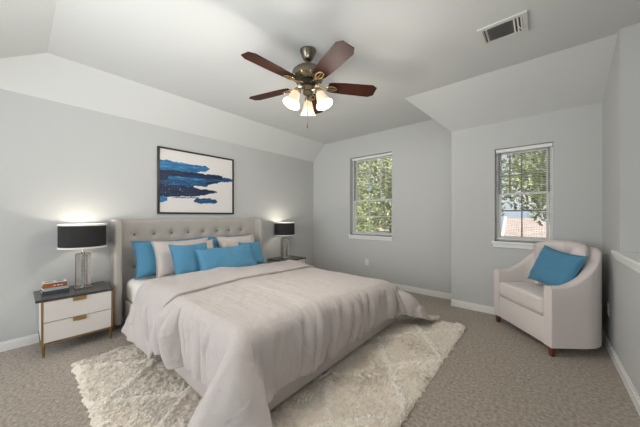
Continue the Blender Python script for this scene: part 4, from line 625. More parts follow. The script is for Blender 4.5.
-2,2,-1,2,-2,3,-3,3,-2,1,-1,0,0,0,0,0,0,-1,1,0,0,-1,1,0,0,0,0,0,0,1,-1,0,0,0,0,0,0,0,0,0,0,0,0,0,0,0,0,0,0,0,0,0,0,0,0,0,1,-1,0,0,0,0,0,0,1,-1,0,0,0,0,0,0,1,-1,1,-1,0,1,-1,1,-1,0,0,2,-2,2,-3,3,-2,1,-2,2,-1,
0,-1,2,-3,3,-2,3,-3,2,-2,1,1,-1,0,0,0,0,0,-1,1,0,0,0,0,0,0,0,0,0,0,0,0,0,0,0,0,0,0,0,0,0,0,0,0,0,0,0,0,0,0,0,0,0,0,0,0,0,0,0,0,0,0,0,0,0,0,0,0,0,0,0,1,-1,1,-1,1,-1,0,0,0,1,-1,0,0,0,1,0,0,-1,0,-1,1,-1,
-2,3,-3,4,-3,2,-2,3,-3,2,-1,-1,1,0,-1,1,0,0,0,0,0,0,-1,1,0,0,0,0,0,0,0,0,0,0,0,0,0,0,0,0,0,0,0,0,0,0,0,0,0,0,0,0,0,0,0,0,0,0,0,0,0,0,0,1,-1,0,1,-1,1,-1,1,-1,0,0,0,0,1,-1,1,-1,0,0,0,-1,2,-2,2,-3,3,-2,2,-3,2,
-1,-1,4,-4,3,-2,2,-3,4,-2,0,0,0,-1,1,0,0,0,0,0,0,0,0,0,0,0,0,0,0,0,0,0,0,0,0,0,0,0,0,0,1,-1,0,0,1,-1,0,0,0,0,0,0,0,0,0,0,0,0,0,1,-1,0,0,0,0,0,0,0,0,0,0,0,1,-1,1,-1,0,0,0,1,-1,0,0,1,-3,2,-3,3,-3,3,-3,3,-1,
-3,2,-2,4,-2,2,-2,3,-4,2,0,0,-1,1,0,-1,1,0,0,-1,1,0,0,0,0,0,0,0,0,0,0,0,0,0,0,0,0,0,0,0,0,0,0,0,0,0,0,0,1,-1,0,0,0,0,0,0,0,0,0,0,0,0,0,0,0,1,-1,0,0,1,-1,0,0,0,0,0,0,1,-1,0,0,0,0,-2,2,-4,3,-3,4,-3,4,-3,2,
-6,0,4,-1,3,-2,3,-3,4,-2,0,0,0,0,-1,1,-1,1,0,0,0,0,0,0,0,0,0,0,1,-1,0,0,0,0,0,0,1,-1,0,0,0,0,0,0,0,0,0,0,0,0,0,0,0,0,0,0,0,0,0,0,0,0,1,-1,0,0,0,1,-1,0,0,0,0,0,0,1,-1,0,1,0,-1,0,0,0,-4,3,-3,4,-2,3,-4,4,-1,
-10,3,0,3,-1,4,-2,4,-2,1,0,-1,1,-1,1,0,0,0,0,0,0,0,0,0,0,0,0,0,0,0,0,0,1,-1,0,0,0,0,0,0,0,0,0,0,0,0,0,0,0,0,0,0,1,-1,0,0,0,0,0,0,0,0,0,0,0,0,0,0,0,0,0,0,0,1,-1,0,1,0,0,-1,0,1,-2,-1,2,-3,3,-2,2,-1,3,-2,2,
-13,0,3,1,4,-1,4,0,3,0,-2,1,-1,1,0,-1,1,0,0,0,0,0,0,0,0,0,0,0,0,0,0,0,0,0,0,0,0,0,0,0,0,0,0,0,0,0,0,0,0,0,0,0,0,0,0,0,0,0,0,0,0,0,-1,1,0,0,0,0,0,0,0,0,0,0,0,0,0,0,1,-1,0,0,0,-1,0,2,-2,2,-2,2,0,3,1,
-17,2,0,2,0,5,0,4,1,3,0,-1,0,0,0,2,-1,0,0,1,-1,0,0,0,0,0,0,0,-1,1,0,0,0,0,0,0,0,0,0,0,0,0,0,1,-1,0,0,1,-1,0,0,0,0,0,0,0,0,0,0,0,0,0,0,0,0,0,0,0,0,0,0,0,0,0,0,0,0,1,-1,2,0,-1,-1,0,1,0,2,-1,2,-1,3,1,2,
-19,0,1,0,2,0,4,0,4,2,4,0,2,1,0,0,0,-1,1,-1,0,0,1,-1,0,0,0,0,0,0,0,1,-1,0,0,1,-1,0,0,1,-1,0,0,0,0,0,0,-1,1,0,0,1,-1,0,0,0,0,0,0,0,0,0,1,-1,0,0,0,0,0,0,0,0,0,-1,1,0,-1,0,0,0,3,-3,1,3,2,2,1,1,0,2,1,2,0,
-21,0,-1,2,-1,2,-1,3,0,2,3,5,6,2,1,-2,0,1,-1,0,0,1,-1,0,0,0,0,0,1,-1,0,-1,1,0,0,0,0,0,0,-1,1,0,0,0,0,0,0,1,-1,0,0,0,0,0,0,1,-1,0,0,0,0,0,0,0,1,-1,1,-1,0,0,0,0,-1,1,-1,0,0,-1,0,2,3,6,3,2,-1,2,-1,1,1,1,1,0,1,
-26,0,2,-1,2,-1,2,0,2,3,6,9,3,1,0,-1,0,0,0,0,0,-1,0,0,1,0,-1,0,0,0,0,1,-1,0,0,0,0,0,0,1,-1,0,1,-1,0,0,0,0,0,0,1,-1,0,0,0,0,0,0,1,-1,0,0,0,0,-1,1,-1,1,0,-1,1,0,0,-1,1,-1,0,-1,0,1,4,8,5,2,3,-2,2,-1,1,0,1,1,0,
-33,2,0,2,1,3,1,3,4,6,7,5,1,0,-1,0,0,-1,0,0,0,0,0,0,0,0,0,0,0,0,0,0,0,0,0,0,0,0,0,0,0,0,0,0,0,0,1,-1,0,0,0,0,0,0,0,0,0,0,0,0,0,0,0,0,0,0,0,-1,1,0,-1,0,1,0,-1,0,-1,0,-1,0,1,5,9,7,1,4,-1,2,-1,2,0,1,1,
-35,0,4,2,3,2,5,4,5,6,5,2,0,-2,-1,1,-1,0,0,0,0,1,0,0,-1,0,0,1,-1,0,0,0,0,0,0,0,0,0,0,0,0,0,0,0,0,0,0,0,0,0,0,0,0,0,0,0,0,0,-1,1,0,0,0,0,0,0,0,0,-1,1,0,0,-1,0,0,0,1,0,0,-3,0,2,6,6,7,2,5,0,3,-1,2,0,1,
-38,4,1,6,3,6,4,6,5,4,2,2,-1,-2,-2,0,0,0,1,0,0,-1,0,0,0,0,1,-1,0,0,1,-1,0,0,1,-1,0,0,0,0,0,0,0,0,0,1,-1,0,0,0,0,0,0,0,1,-1,0,0,1,-1,0,0,0,0,0,-1,1,0,0,-1,1,0,0,0,0,0,0,-1,0,-1,-3,1,3,6,6,7,2,5,0,4,0,1,0,
-38,4,6,4,7,5,6,3,4,2,2,0,-2,-3,0,0,1,0,-1,0,0,0,0,0,1,0,-1,0,0,1,-1,0,0,1,-1,0,0,0,1,-1,0,0,0,0,0,0,0,0,0,1,-1,0,0,0,0,0,0,0,0,0,0,0,0,0,0,0,-1,1,0,0,-1,0,0,0,0,0,0,1,-1,0,-3,-2,2,3,5,5,6,3,6,1,3,2,2,
-36,6,6,6,6,5,3,5,1,3,1,-1,-3,0,-1,-1,0,0,0,0,0,0,1,0,-1,0,0,0,0,0,0,0,0,0,0,0,0,0,0,0,0,1,-1,0,1,-1,0,0,0,0,0,0,0,0,0,0,0,0,0,0,0,0,0,0,0,0,0,-1,1,0,0,0,0,0,0,0,0,0,0,-2,0,-4,-1,3,3,5,4,6,3,6,3,3,2,
-32,8,9,5,6,1,4,0,4,1,1,-2,-2,-2,0,-1,0,0,0,0,1,0,-1,0,0,0,0,0,1,-1,0,0,1,-1,0,0,0,1,-1,0,0,0,0,0,0,0,0,0,0,0,0,0,0,0,0,0,0,0,0,0,0,0,-1,1,0,0,0,0,-1,1,0,0,0,0,0,0,0,-1,0,1,-4,0,-2,-1,4,2,5,3,7,3,6,3,4,
-26,12,5,8,0,5,-2,3,0,1,0,-1,-3,1,-1,-1,0,0,0,0,-1,0,0,0,0,0,0,1,-1,0,0,1,-1,0,0,0,1,-1,0,0,1,-1,0,0,0,0,0,0,0,0,0,0,0,0,0,0,0,0,-1,1,0,0,0,-1,1,0,0,0,0,-1,0,0,0,0,0,0,0,1,-1,-1,1,-4,-1,0,0,3,2,5,2,6,4,7,4,
-21,8,10,2,5,-2,3,-1,2,0,0,-2,1,-3,0,-1,-1,0,0,0,0,0,0,0,0,1,0,-1,0,0,0,0,0,0,0,1,-1,0,0,0,0,0,0,0,0,0,0,0,0,0,0,0,0,0,0,0,0,0,0,0,0,0,0,0,0,0,0,0,0,0,0,0,0,0,0,0,0,-1,0,0,-2,0,-3,-1,1,1,4,1,4,1,6,3,9,
-23,8,5,7,2,6,-2,2,1,1,-1,-1,-3,2,-2,1,-2,0,-1,0,0,0,0,1,0,-1,0,0,0,0,1,-1,0,0,0,0,0,0,0,1,-1,0,0,0,0,0,0,0,1,-1,0,0,0,0,0,0,0,0,0,-1,1,0,0,0,-1,1,0,0,0,0,0,0,0,0,-1,0,0,0,0,-2,1,-2,0,-2,-1,1,1,4,-2,4,-1,10,7,
-23,4,6,4,8,1,7,-2,2,0,-1,-2,1,-2,0,-2,1,-2,1,-1,1,0,0,-1,0,0,0,0,0,1,-1,0,0,0,1,-1,0,0,1,-1,0,0,0,0,0,0,0,0,-1,1,0,0,0,0,0,0,0,0,0,0,-1,0,1,0,0,0,0,0,0,-1,0,0,0,0,1,0,0,0,-2,1,-2,1,-3,0,-2,1,2,0,3,-3,6,3,9,
-23,4,3,6,4,8,0,6,-1,0,-3,1,-3,2,-1,0,-2,0,-1,1,-1,0,0,0,0,0,0,0,0,0,0,0,0,0,0,0,0,0,0,0,0,0,0,0,0,0,0,0,1,-1,0,0,0,0,0,0,0,0,0,0,0,0,0,0,0,-1,1,0,-1,1,0,0,0,0,-1,0,0,0,0,-2,2,-2,1,-4,0,-1,1,3,-1,5,3,6,5,
-24,4,4,4,5,3,8,0,2,-1,1,-4,3,-2,1,-2,0,-1,0,-1,0,0,0,0,0,0,0,1,0,-1,0,0,0,1,-1,0,0,0,0,0,0,0,0,1,-1,0,0,0,0,0,0,0,0,0,0,0,0,0,0,0,0,0,0,0,0,0,-1,0,1,0,0,0,0,-1,1,0,0,-1,-1,1,-3,3,-3,1,-3,0,-1,1,6,2,6,4,3,
-23,4,3,3,3,6,2,6,1,0,-3,2,-1,2,-2,1,-2,0,-2,1,-1,0,0,0,1,-1,1,-1,0,0,0,0,0,0,0,0,0,1,-1,0,0,0,0,0,0,0,0,0,-1,1,0,0,0,0,0,0,0,0,0,0,0,0,0,0,0,0,0,0,0,-1,0,1,-1,1,-1,1,-1,0,0,-1,2,-3,2,-2,0,-3,1,1,2,8,3,4,2,
-23,3,4,3,4,3,7,3,0,-2,1,0,1,-1,1,-2,1,-2,1,-2,1,-1,1,0,-1,1,-1,0,0,0,0,0,0,0,0,0,0,0,0,0,0,0,1,-1,0,0,0,0,0,0,0,0,0,0,0,0,0,0,0,0,0,1,-1,0,0,0,0,0,-1,1,0,-1,1,-1,1,-1,0,0,-1,0,0,1,-1,0,-1,0,-2,1,5,5,5,2,3,
239,29,29,29,29,29,29,29,30,29,29,29,29,1,2,2,3,2,1,0,-1,0,0,1,0,0,0,-1,-1,0,1,2,3,3,3,3,2,1,-1,-2,-2,-2,-2,-1,-2,-2,-2,-2,-1,0,0,2,1,1,-2,-2,-4,-3,-3,-2,-1,1,1,1,1,1,2,2,2,1,1,0,-1,-1,-1,1,3,3,2,2,1,-30,-30,-29,-30,-29,-29,-29,-30,-29,-29,-28,-29,
-1,0,0,0,0,0,0,0,-1,1,0,0,-4,4,0,-2,-1,-2,1,-2,1,-1,1,-1,2,-1,0,-2,1,-1,1,-1,2,-1,1,0,1,-1,0,0,0,-1,1,-2,2,-1,1,-1,1,-1,2,-1,1,-1,2,-2,2,-1,1,0,2,-2,1,-1,1,-1,0,-1,0,-1,1,-2,1,-1,1,0,1,0,2,1,-4,3,1,0,0,0,0,0,1,-1,0,-1,1,
-1,0,0,-1,1,0,0,0,0,-1,1,-1,-2,3,-1,1,-4,2,-4,2,-2,2,-1,2,-3,3,-2,2,-2,1,-2,3,-3,3,-2,2,-2,1,-1,0,-1,2,-2,3,-3,3,-2,3,-2,2,-3,2,-2,2,-2,3,-3,3,0,2,0,1,-3,2,-3,3,-3,1,-2,2,-3,3,-3,3,-1,1,-2,2,0,0,-2,2,0,0,1,0,0,0,-1,1,0,0,0,
-1,0,-1,1,-1,1,0,0,0,0,-1,0,-1,1,2,-4,2,-4,4,-3,3,-2,1,-2,2,-3,3,-2,3,-2,2,-2,2,-4,3,-2,2,-2,1,-1,1,-2,3,-3,3,-2,3,-3,3,-2,2,-3,2,-3,3,-2,4,-1,2,0,-1,1,1,-3,3,-5,3,-3,2,-3,3,-3,4,-3,3,-3,2,-2,2,-2,-1,2,0,1,0,0,0,-1,1,0,0,0,0,
-2,0,1,0,0,-1,1,0,0,0,0,-1,-1,1,-1,3,-4,3,-3,3,-3,3,-2,1,-2,3,-3,3,-2,3,-2,1,-3,3,-3,1,-2,2,-2,1,-1,2,-2,3,-2,2,-2,4,-3,2,-2,1,-2,2,-2,3,-1,2,0,-1,1,-1,1,1,-2,2,-3,2,-3,3,-4,4,-3,3,-2,2,-3,2,-3,1,-2,2,1,-1,1,-1,1,0,0,0,0,0,0,
-1,0,0,0,0,0,0,0,0,0,-1,0,-1,1,2,-3,3,-3,2,0,1,-2,2,-1,1,-3,3,-1,1,0,0,-2,2,-4,2,-2,1,-2,2,-2,2,-1,2,-2,3,-2,3,-3,3,-2,2,-2,1,-2,3,-1,1,0,-1,0,0,1,-1,0,0,0,1,-1,1,-1,2,-2,2,-2,0,-1,1,-2,2,-3,0,1,0,0,0,1,-1,1,0,0,0,0,-1,
-1,0,0,0,0,0,-1,0,1,0,0,-1,0,1,-2,3,-2,3,-1,-1,1,0,-1,0,0,1,-1,1,0,-1,0,1,-3,2,-3,2,-2,1,-2,3,-1,2,-2,3,-3,3,-2,3,-2,1,-1,1,-1,2,-3,1,1,0,1,0,-1,0,0,0,0,0,0,0,0,-1,0,0,0,1,0,0,-2,1,-3,1,-1,1,1,0,-1,1,0,0,0,0,0,0,0,
-1,0,0,0,0,0,0,0,-1,1,0,0,-1,0,2,-2,4,-3,1,0,0,0,0,0,0,0,0,0,0,0,0,-2,2,-3,2,-4,2,-1,2,-1,2,-1,2,-2,3,-2,2,-2,1,0,0,0,0,-1,1,0,0,0,0,0,0,0,0,0,0,0,0,0,0,0,0,0,0,0,0,0,1,-3,2,-3,0,-1,1,0,1,-1,1,0,0,0,0,0,0,
-1,0,0,0,0,0,0,0,0,-1,1,-1,0,1,-1,4,-3,2,-2,1,0,0,0,0,0,0,0,0,0,0,0,0,-2,3,-4,2,-3,2,-1,2,-1,1,0,1,-1,1,-1,1,0,0,0,0,0,0,0,0,0,0,0,1,0,-1,0,0,0,0,0,0,0,0,0,0,0,0,0,0,0,1,-4,1,-2,2,0,0,-1,1,0,0,0,0,0,0,0,
-2,0,0,1,0,0,0,0,0,0,-1,0,1,-1,3,-3,3,-2,1,0,0,0,0,0,0,0,0,0,0,0,0,0,0,-2,2,-3,2,-2,3,-1,1,0,0,0,0,0,0,0,0,0,0,0,0,0,0,0,0,0,0,0,0,0,0,0,0,0,0,0,0,0,0,0,0,0,0,0,0,-3,2,-3,2,-1,0,1,0,0,-1,1,0,0,0,0,0,
-1,0,0,-1,1,0,0,0,0,0,0,0,-1,2,-2,3,-3,3,-1,0,0,0,0,0,0,0,0,0,0,0,0,0,0,0,-1,1,-1,1,-1,1,0,0,0,0,0,0,0,0,0,0,0,0,0,0,0,0,0,0,0,0,0,0,0,0,0,0,0,0,0,0,0,0,0,0,1,0,-2,2,-4,1,-2,1,1,0,0,-1,1,-1,1,0,0,0,0,
-1,0,0,0,0,-1,1,0,0,0,-1,0,1,-1,3,-2,3,-3,1,0,0,0,0,0,0,0,0,0,0,0,0,0,0,0,0,0,0,0,0,0,0,0,0,0,0,0,0,0,0,0,0,0,0,0,0,0,0,0,0,0,0,0,0,0,0,0,0,0,0,0,0,0,0,1,-2,1,0,0,0,-2,0,0,0,0,0,0,-1,1,-1,1,-1,1,0,
-1,0,0,0,-1,1,-1,1,0,-1,1,0,0,1,-1,3,-3,2,-1,0,0,0,0,0,0,0,0,0,0,0,0,0,0,0,0,0,0,0,0,0,0,0,0,0,0,0,0,0,0,0,0,0,0,0,0,0,0,0,0,0,0,0,0,0,0,0,0,0,0,0,0,0,0,-1,3,-3,3,-3,1,-1,-1,-1,0,1,0,0,1,-1,0,-1,1,-1,1,
-1,0,0,0,0,0,1,-1,0,1,-1,0,0,0,2,-3,3,-1,0,0,0,0,0,0,0,0,0,0,0,0,0,0,0,0,0,0,0,0,0,0,0,0,0,0,0,0,0,0,0,0,0,0,0,0,0,0,0,0,0,0,0,0,0,0,0,0,0,0,0,0,0,0,0,2,-3,3,-3,3,-3,1,-2,0,0,0,0,0,-1,1,0,0,0,0,0,
-1,0,0,0,0,0,-1,1,0,-1,1,0,1,0,-1,2,-3,2,0,0,0,0,0,0,0,0,0,0,0,0,0,0,0,0,0,0,0,0,0,0,0,0,0,0,0,0,0,0,0,0,0,0,0,0,0,0,0,0,0,0,0,0,0,0,0,0,0,0,0,0,0,0,1,-3,3,-2,3,-3,1,-3,2,-1,0,0,0,0,0,0,0,0,0,1,-1,
-1,0,0,0,0,0,1,-1,0,1,-1,0,0,1,0,-1,3,-3,1,0,0,0,0,0,0,0,0,0,0,0,0,0,0,0,0,0,0,0,0,0,0,0,0,0,0,0,0,0,0,0,0,0,0,0,0,0,0,0,0,0,0,0,0,0,0,0,0,0,0,0,0,0,0,2,-3,2,-3,3,-3,2,-2,0,1,-1,0,0,0,0,0,0,0,0,0,
-1,0,0,0,0,1,-1,0,0,-1,1,0,1,0,0,1,-3,3,-1,0,0,0,0,0,0,0,0,0,0,0,0,0,0,0,0,0,0,0,0,0,0,0,0,0,0,0,0,0,0,0,0,0,0,0,0,0,0,0,0,0,0,0,0,0,0,0,0,0,0,0,0,0,0,-2,3,-2,2,-3,3,-3,1,-1,0,0,0,0,0,0,0,0,1,-1,0,
-1,0,0,0,1,-2,1,0,0,1,-1,1,-1,1,0,-1,3,-3,1,0,0,0,0,0,0,0,0,0,0,0,0,0,0,0,0,0,0,0,0,0,0,0,0,0,0,0,0,0,0,0,0,0,0,0,0,0,0,0,0,0,0,0,0,0,0,0,0,0,0,0,0,0,-1,2,-3,3,-3,3,-2,1,-2,1,-1,0,1,0,0,-1,0,0,0,0,0,
-1,0,0,1,-2,2,-1,0,0,-1,1,-1,2,-1,1,1,-3,3,-1,0,0,0,0,0,0,0,0,0,0,0,0,0,0,0,0,0,0,0,0,0,0,0,0,0,0,0,0,0,0,0,0,0,0,0,0,0,0,0,0,0,0,0,0,0,0,0,0,0,0,0,0,0,0,-1,1,-2,4,-2,0,-1,0,0,-1,1,-1,0,0,0,0,1,-1,0,0,
-1,1,0,-1,1,-1,0,0,0,1,-1,1,-1,1,0,-1,3,-3,1,0,0,0,0,0,0,0,0,0,0,0,0,0,0,0,0,0,0,0,0,0,0,0,0,0,0,0,0,0,0,0,0,0,0,0,0,0,0,0,0,0,0,0,0,0,0,0,0,0,0,0,0,0,0,0,0,1,-3,2,0,-1,0,-1,1,-1,1,0,0,0,0,-1,0,0,1,
-1,0,0,0,0,0,0,0,0,0,1,-1,1,0,0,1,-3,3,-1,0,0,0,0,0,0,0,0,0,0,0,0,0,0,0,0,0,0,0,0,0,0,0,0,0,0,0,0,0,0,0,0,0,0,0,0,0,0,0,0,0,0,0,0,0,0,0,0,0,0,0,0,0,0,0,0,-1,3,-2,-1,1,-1,0,-1,1,-1,0,0,0,0,0,1,0,-1,
-1,0,0,0,0,0,0,0,0,0,0,1,-1,1,0,-1,3,-2,1,-1,0,0,0,0,0,0,0,0,0,0,0,0,0,0,0,0,0,0,0,0,0,0,0,0,0,0,0,0,0,0,0,0,0,0,0,0,0,0,0,0,0,0,0,0,0,0,0,0,0,0,0,0,0,0,0,2,-3,1,0,-1,0,-1,1,-1,1,0,-1,1,0,0,-1,0,0,
0,-1,0,0,0,0,0,1,0,-1,1,-1,1,0,0,1,-2,2,-1,0,0,0,0,0,0,0,0,0,0,0,0,0,0,0,0,0,0,0,0,0,0,0,0,0,0,0,0,0,0,0,0,0,0,0,0,0,0,0,0,0,0,0,0,0,0,0,0,0,0,0,0,0,0,0,1,-3,3,-2,1,0,-1,1,-2,1,-1,0,1,-1,0,0,0,0,1,
-1,0,0,0,1,0,0,-1,0,1,-1,1,0,-1,1,-1,2,-2,1,0,0,0,0,0,0,0,0,0,0,0,0,0,0,0,0,0,0,0,0,0,0,0,0,0,0,0,0,0,0,0,0,0,0,0,0,0,0,0,0,0,0,0,0,0,0,0,0,0,0,0,0,0,0,1,-2,3,-3,2,-1,-1,0,-1,1,-1,1,-1,0,0,0,1,0,0,-1,
-1,0,1,0,-1,0,0,0,0,0,1,0,0,0,0,1,-3,3,-2,1,0,0,0,0,0,0,0,0,0,0,0,0,0,0,0,0,0,0,0,0,0,0,0,0,0,0,0,0,0,0,0,0,0,0,0,0,0,0,0,0,0,0,0,0,0,0,0,0,0,0,0,0,0,-1,2,-3,4,-3,1,0,-1,0,0,0,-1,1,0,0,0,-1,0,0,0,
0,0,-1,0,0,0,0,1,0,0,-1,1,-1,1,0,-1,3,-4,3,-1,0,0,0,0,0,0,0,0,0,0,0,0,0,0,0,0,0,0,0,0,0,0,0,0,0,0,0,0,0,0,0,0,0,0,0,0,0,0,0,0,0,0,0,0,0,0,0,0,0,0,0,0,0,1,-2,3,-3,3,-2,-1,1,-2,1,-1,1,0,0,0,-1,1,0,0,0,
-1,0,0,1,0,0,0,-1,0,0,1,-1,1,-1,0,2,-2,3,-2,0,0,0,0,0,0,0,0,0,0,0,0,0,0,0,0,0,0,0,0,0,0,0,0,0,0,0,0,0,0,0,0,0,0,0,0,0,0,0,0,0,0,0,0,0,0,0,0,0,0,0,0,0,0,-1,2,-2,2,-2,1,0,-2,2,-2,1,-1,0,0,0,1,-1,0,0,1,
0,0,0,-1,0,0,0,0,0,1,-1,1,0,0,0,0,2,-4,2,0,0,0,0,0,0,0,0,0,0,0,0,0,0,0,0,0,0,0,0,0,0,0,0,0,0,0,0,0,0,0,0,0,0,0,0,0,0,0,0,0,0,0,0,0,0,0,0,0,0,0,0,0,0,0,0,1,-3,3,-1,-1,1,-2,1,0,0,0,0,0,0,0,0,0,-1,
-1,0,0,1,0,0,0,0,0,-1,0,0,0,1,0,0,-2,4,-2,0,0,0,0,0,0,0,0,0,0,0,0,0,0,0,0,0,0,0,0,0,0,0,0,0,0,0,0,0,0,0,0,0,0,0,0,0,0,0,0,0,0,0,0,0,0,0,0,0,0,0,0,0,0,0,0,-2,3,-2,1,0,-2,1,0,0,0,0,0,0,0,0,0,0,0,
0,0,0,-1,0,0,0,0,1,-1,1,0,0,0,0,-1,2,-2,1,0,0,0,0,0,0,0,0,0,0,0,0,0,0,0,0,0,0,0,0,0,0,0,0,0,0,0,0,0,0,0,0,0,0,0,0,0,0,0,0,0,0,0,0,0,0,0,0,0,0,0,0,0,0,0,0,2,-3,1,0,0,0,-1,0,-1,1,0,0,0,0,0,0,0,0,
-1,0,0,1,0,0,0,0,-1,1,0,0,0,0,0,0,-2,2,-1,1,0,0,0,0,0,0,0,0,0,0,0,0,0,0,0,0,0,0,0,0,0,0,0,0,0,0,0,0,0,0,0,0,0,0,0,0,0,0,0,0,0,0,0,0,0,0,0,0,0,0,0,0,0,0,0,-1,2,-2,1,0,-1,0,0,0,0,0,0,0,0,0,-1,0,0,
0,0,0,-1,0,0,1,0,0,0,-1,0,1,0,0,0,1,-2,1,0,0,0,0,0,0,0,0,0,0,0,0,0,0,0,0,0,0,0,0,0,0,0,0,0,0,0,0,0,0,0,0,0,0,0,0,0,0,0,0,0,0,0,0,0,0,0,0,0,0,0,0,0,0,0,-1,2,-2,2,-1,0,0,0,-1,1,-1,0,0,0,0,-1,1,0,0,
-1,0,0,1,0,0,-1,0,0,0,1,0,-1,0,1,0,-1,1,0,0,0,0,0,0,0,0,0,0,0,0,0,0,0,0,0,0,0,0,0,0,0,0,0,0,0,0,0,0,0,0,0,0,0,0,0,0,0,0,0,0,0,0,0,0,0,0,0,0,0,0,0,0,0,0,1,-2,2,-2,1,0,0,-1,1,-1,0,0,0,0,-1,1,0,0,0,
0,0,0,-1,0,0,1,0,0,0,0,0,0,0,0,0,1,-1,0,0,0,0,0,0,0,0,0,0,0,0,0,0,0,0,0,0,0,0,0,0,0,0,0,0,0,0,0,0,0,0,0,0,0,0,0,0,0,0,0,0,0,0,0,0,0,0,0,0,0,0,0,0,0,0,0,1,-2,2,-1,0,0,0,-2,1,0,0,0,0,0,0,0,0,0,
-1,0,0,1,0,0,-1,0,0,1,-1,1,0,0,-1,1,-1,1,0,0,0,0,0,0,0,0,0,0,0,0,0,0,0,0,0,0,0,0,0,0,0,0,0,0,0,0,0,0,0,0,0,0,0,0,0,0,0,0,0,0,0,0,0,0,0,0,0,0,0,0,0,0,0,0,0,-2,3,-2,1,0,-1,0,1,-1,0,0,0,0,0,0,0,0,0,
0,0,0,-1,0,0,1,0,0,-1,1,-1,1,0,0,0,0,0,0,0,0,0,0,0,0,0,0,0,0,0,0,0,0,0,0,0,0,0,0,0,0,0,0,0,0,0,0,0,0,0,0,0,0,0,0,0,0,0,0,0,0,0,0,0,0,0,0,0,0,0,0,0,0,0,0,2,-3,2,-1,-1,1,0,-1,0,0,0,0,0,1,0,0,0,0,
-1,1,0,0,0,0,-1,1,0,0,0,0,0,0,0,0,0,0,0,0,0,0,0,0,0,0,0,0,0,0,0,0,0,0,0,0,0,0,0,0,0,0,0,0,0,0,0,0,0,0,0,0,0,0,0,0,0,0,0,0,0,0,0,0,0,0,0,0,0,0,0,0,0,0,0,-2,3,-2,1,0,0,-1,0,0,0,0,0,0,0,0,0,0,0,
0,-1,0,1,0,0,0,-1,0,0,0,1,0,0,0,-1,1,0,0,0,0,0,0,0,0,0,0,0,0,0,0,0,0,0,0,0,0,0,0,0,0,0,0,0,0,0,0,0,0,0,0,0,0,0,0,0,0,0,0,0,0,0,0,0,0,0,0,0,0,0,0,0,0,0,-1,2,-3,3,-1,0,0,0,-1,1,-1,0,0,0,0,0,0,0,0,
0,0,0,0,0,0,0,0,0,0,0,0,0,0,0,0,0,0,0,0,0,0,0,0,0,0,0,0,0,0,0,0,0,0,0,0,0,0,0,0,0,0,0,0,0,0,0,0,0,0,0,0,0,0,0,0,0,0,0,0,0,0,0,0,0,0,0,0,0,0,0,0,0,0,1,-2,3,-3,1,0,-1,0,1,-1,1,-1,0,0,0,0,0,0,0,
0,0,0,-1,1,0,0,0,0,0,0,0,-1,1,0,0,0,0,0,0,0,0,0,0,0,0,0,0,0,0,0,0,0,0,0,0,0,0,0,0,0,0,0,0,0,0,0,0,0,0,0,0,0,0,0,0,0,0,0,0,0,0,0,0,0,0,0,0,0,0,0,0,0,0,-1,2,-2,2,-1,0,0,0,-1,0,0,1,0,0,0,0,0,-1,0,
-1,1,0,0,-1,1,-1,1,0,0,0,0,0,0,0,0,0,0,0,0,0,0,0,0,0,0,0,0,0,0,0,0,0,0,0,0,0,0,0,0,0,0,0,0,0,0,0,0,0,0,0,0,0,0,0,0,0,0,0,0,0,0,0,0,0,0,0,0,0,0,0,0,0,0,1,-2,2,-2,1,0,0,-1,1,-1,0,0,0,0,0,0,0,1,0,
0,0,0,0,0,-1,1,-1,1,0,0,-1,1,0,0,0,0,0,0,0,0,0,0,0,0,0,0,0,0,0,0,0,0,0,0,0,0,0,0,0,0,0,0,0,0,0,0,0,0,0,0,0,0,0,0,0,0,0,0,0,0,0,0,0,0,0,0,0,0,0,0,0,0,0,-1,3,-3,2,-1,0,0,0,-1,1,0,0,-1,0,0,0,0,0,0,
0,-1,1,0,0,0,0,0,-1,1,0,0,0,-1,1,0,0,0,0,0,0,0,0,0,0,0,0,0,0,0,0,0,0,0,0,0,0,0,0,0,0,0,0,0,0,0,0,0,0,0,0,0,0,0,0,0,0,0,0,0,0,0,0,0,0,0,0,0,0,0,0,0,0,0,1,-3,3,-2,1,0,0,-1,0,0,0,0,1,0,0,0,0,-1,0,
0,0,-1,0,1,0,0,0,0,-1,0,1,0,0,0,0,0,0,0,0,0,0,0,0,0,0,0,0,0,0,0,0,0,0,0,0,0,0,0,0,0,0,0,0,0,0,0,0,0,0,0,0,0,0,0,0,0,0,0,0,0,0,0,0,0,0,0,0,0,0,0,0,0,0,0,1,-2,1,-1,0,0,1,0,0,-1,0,0,0,0,0,0,1,0,
0,0,0,0,-1,1,0,0,0,0,0,0,0,0,0,0,0,0,0,0,0,0,0,0,0,0,0,0,0,0,0,0,0,0,0,0,0,0,0,0,0,0,0,0,0,0,0,0,0,0,0,0,0,0,0,0,0,0,0,0,0,0,0,0,0,0,0,0,0,0,0,0,0,0,0,-1,1,0,-1,1,0,-1,0,0,1,0,0,-1,1,-1,0,0,0,
-1,1,0,0,0,-1,1,0,0,0,0,0,0,0,0,0,0,0,0,0,0,0,0,0,0,0,0,0,0,0,0,0,0,0,0,0,0,0,0,0,0,0,0,0,0,0,0,0,0,0,0,0,0,0,0,0,0,0,0,0,0,0,0,0,0,0,0,0,0,0,0,0,0,0,-1,2,-1,0,0,-1,0,1,0,0,-1,0,0,1,-1,1,0,0,0,
0,-1,1,0,0,0,-1,1,0,0,0,0,0,0,0,0,0,0,0,0,0,0,0,0,0,0,0,0,0,0,0,0,0,0,0,0,0,0,0,0,0,0,0,0,0,0,0,0,0,0,0,0,0,0,0,0,0,0,0,0,0,0,0,0,0,0,0,0,0,0,0,0,0,0,0,-1,1,0,0,0,-1,0,0,0,1,0,0,-1,0,0,0,0,0,
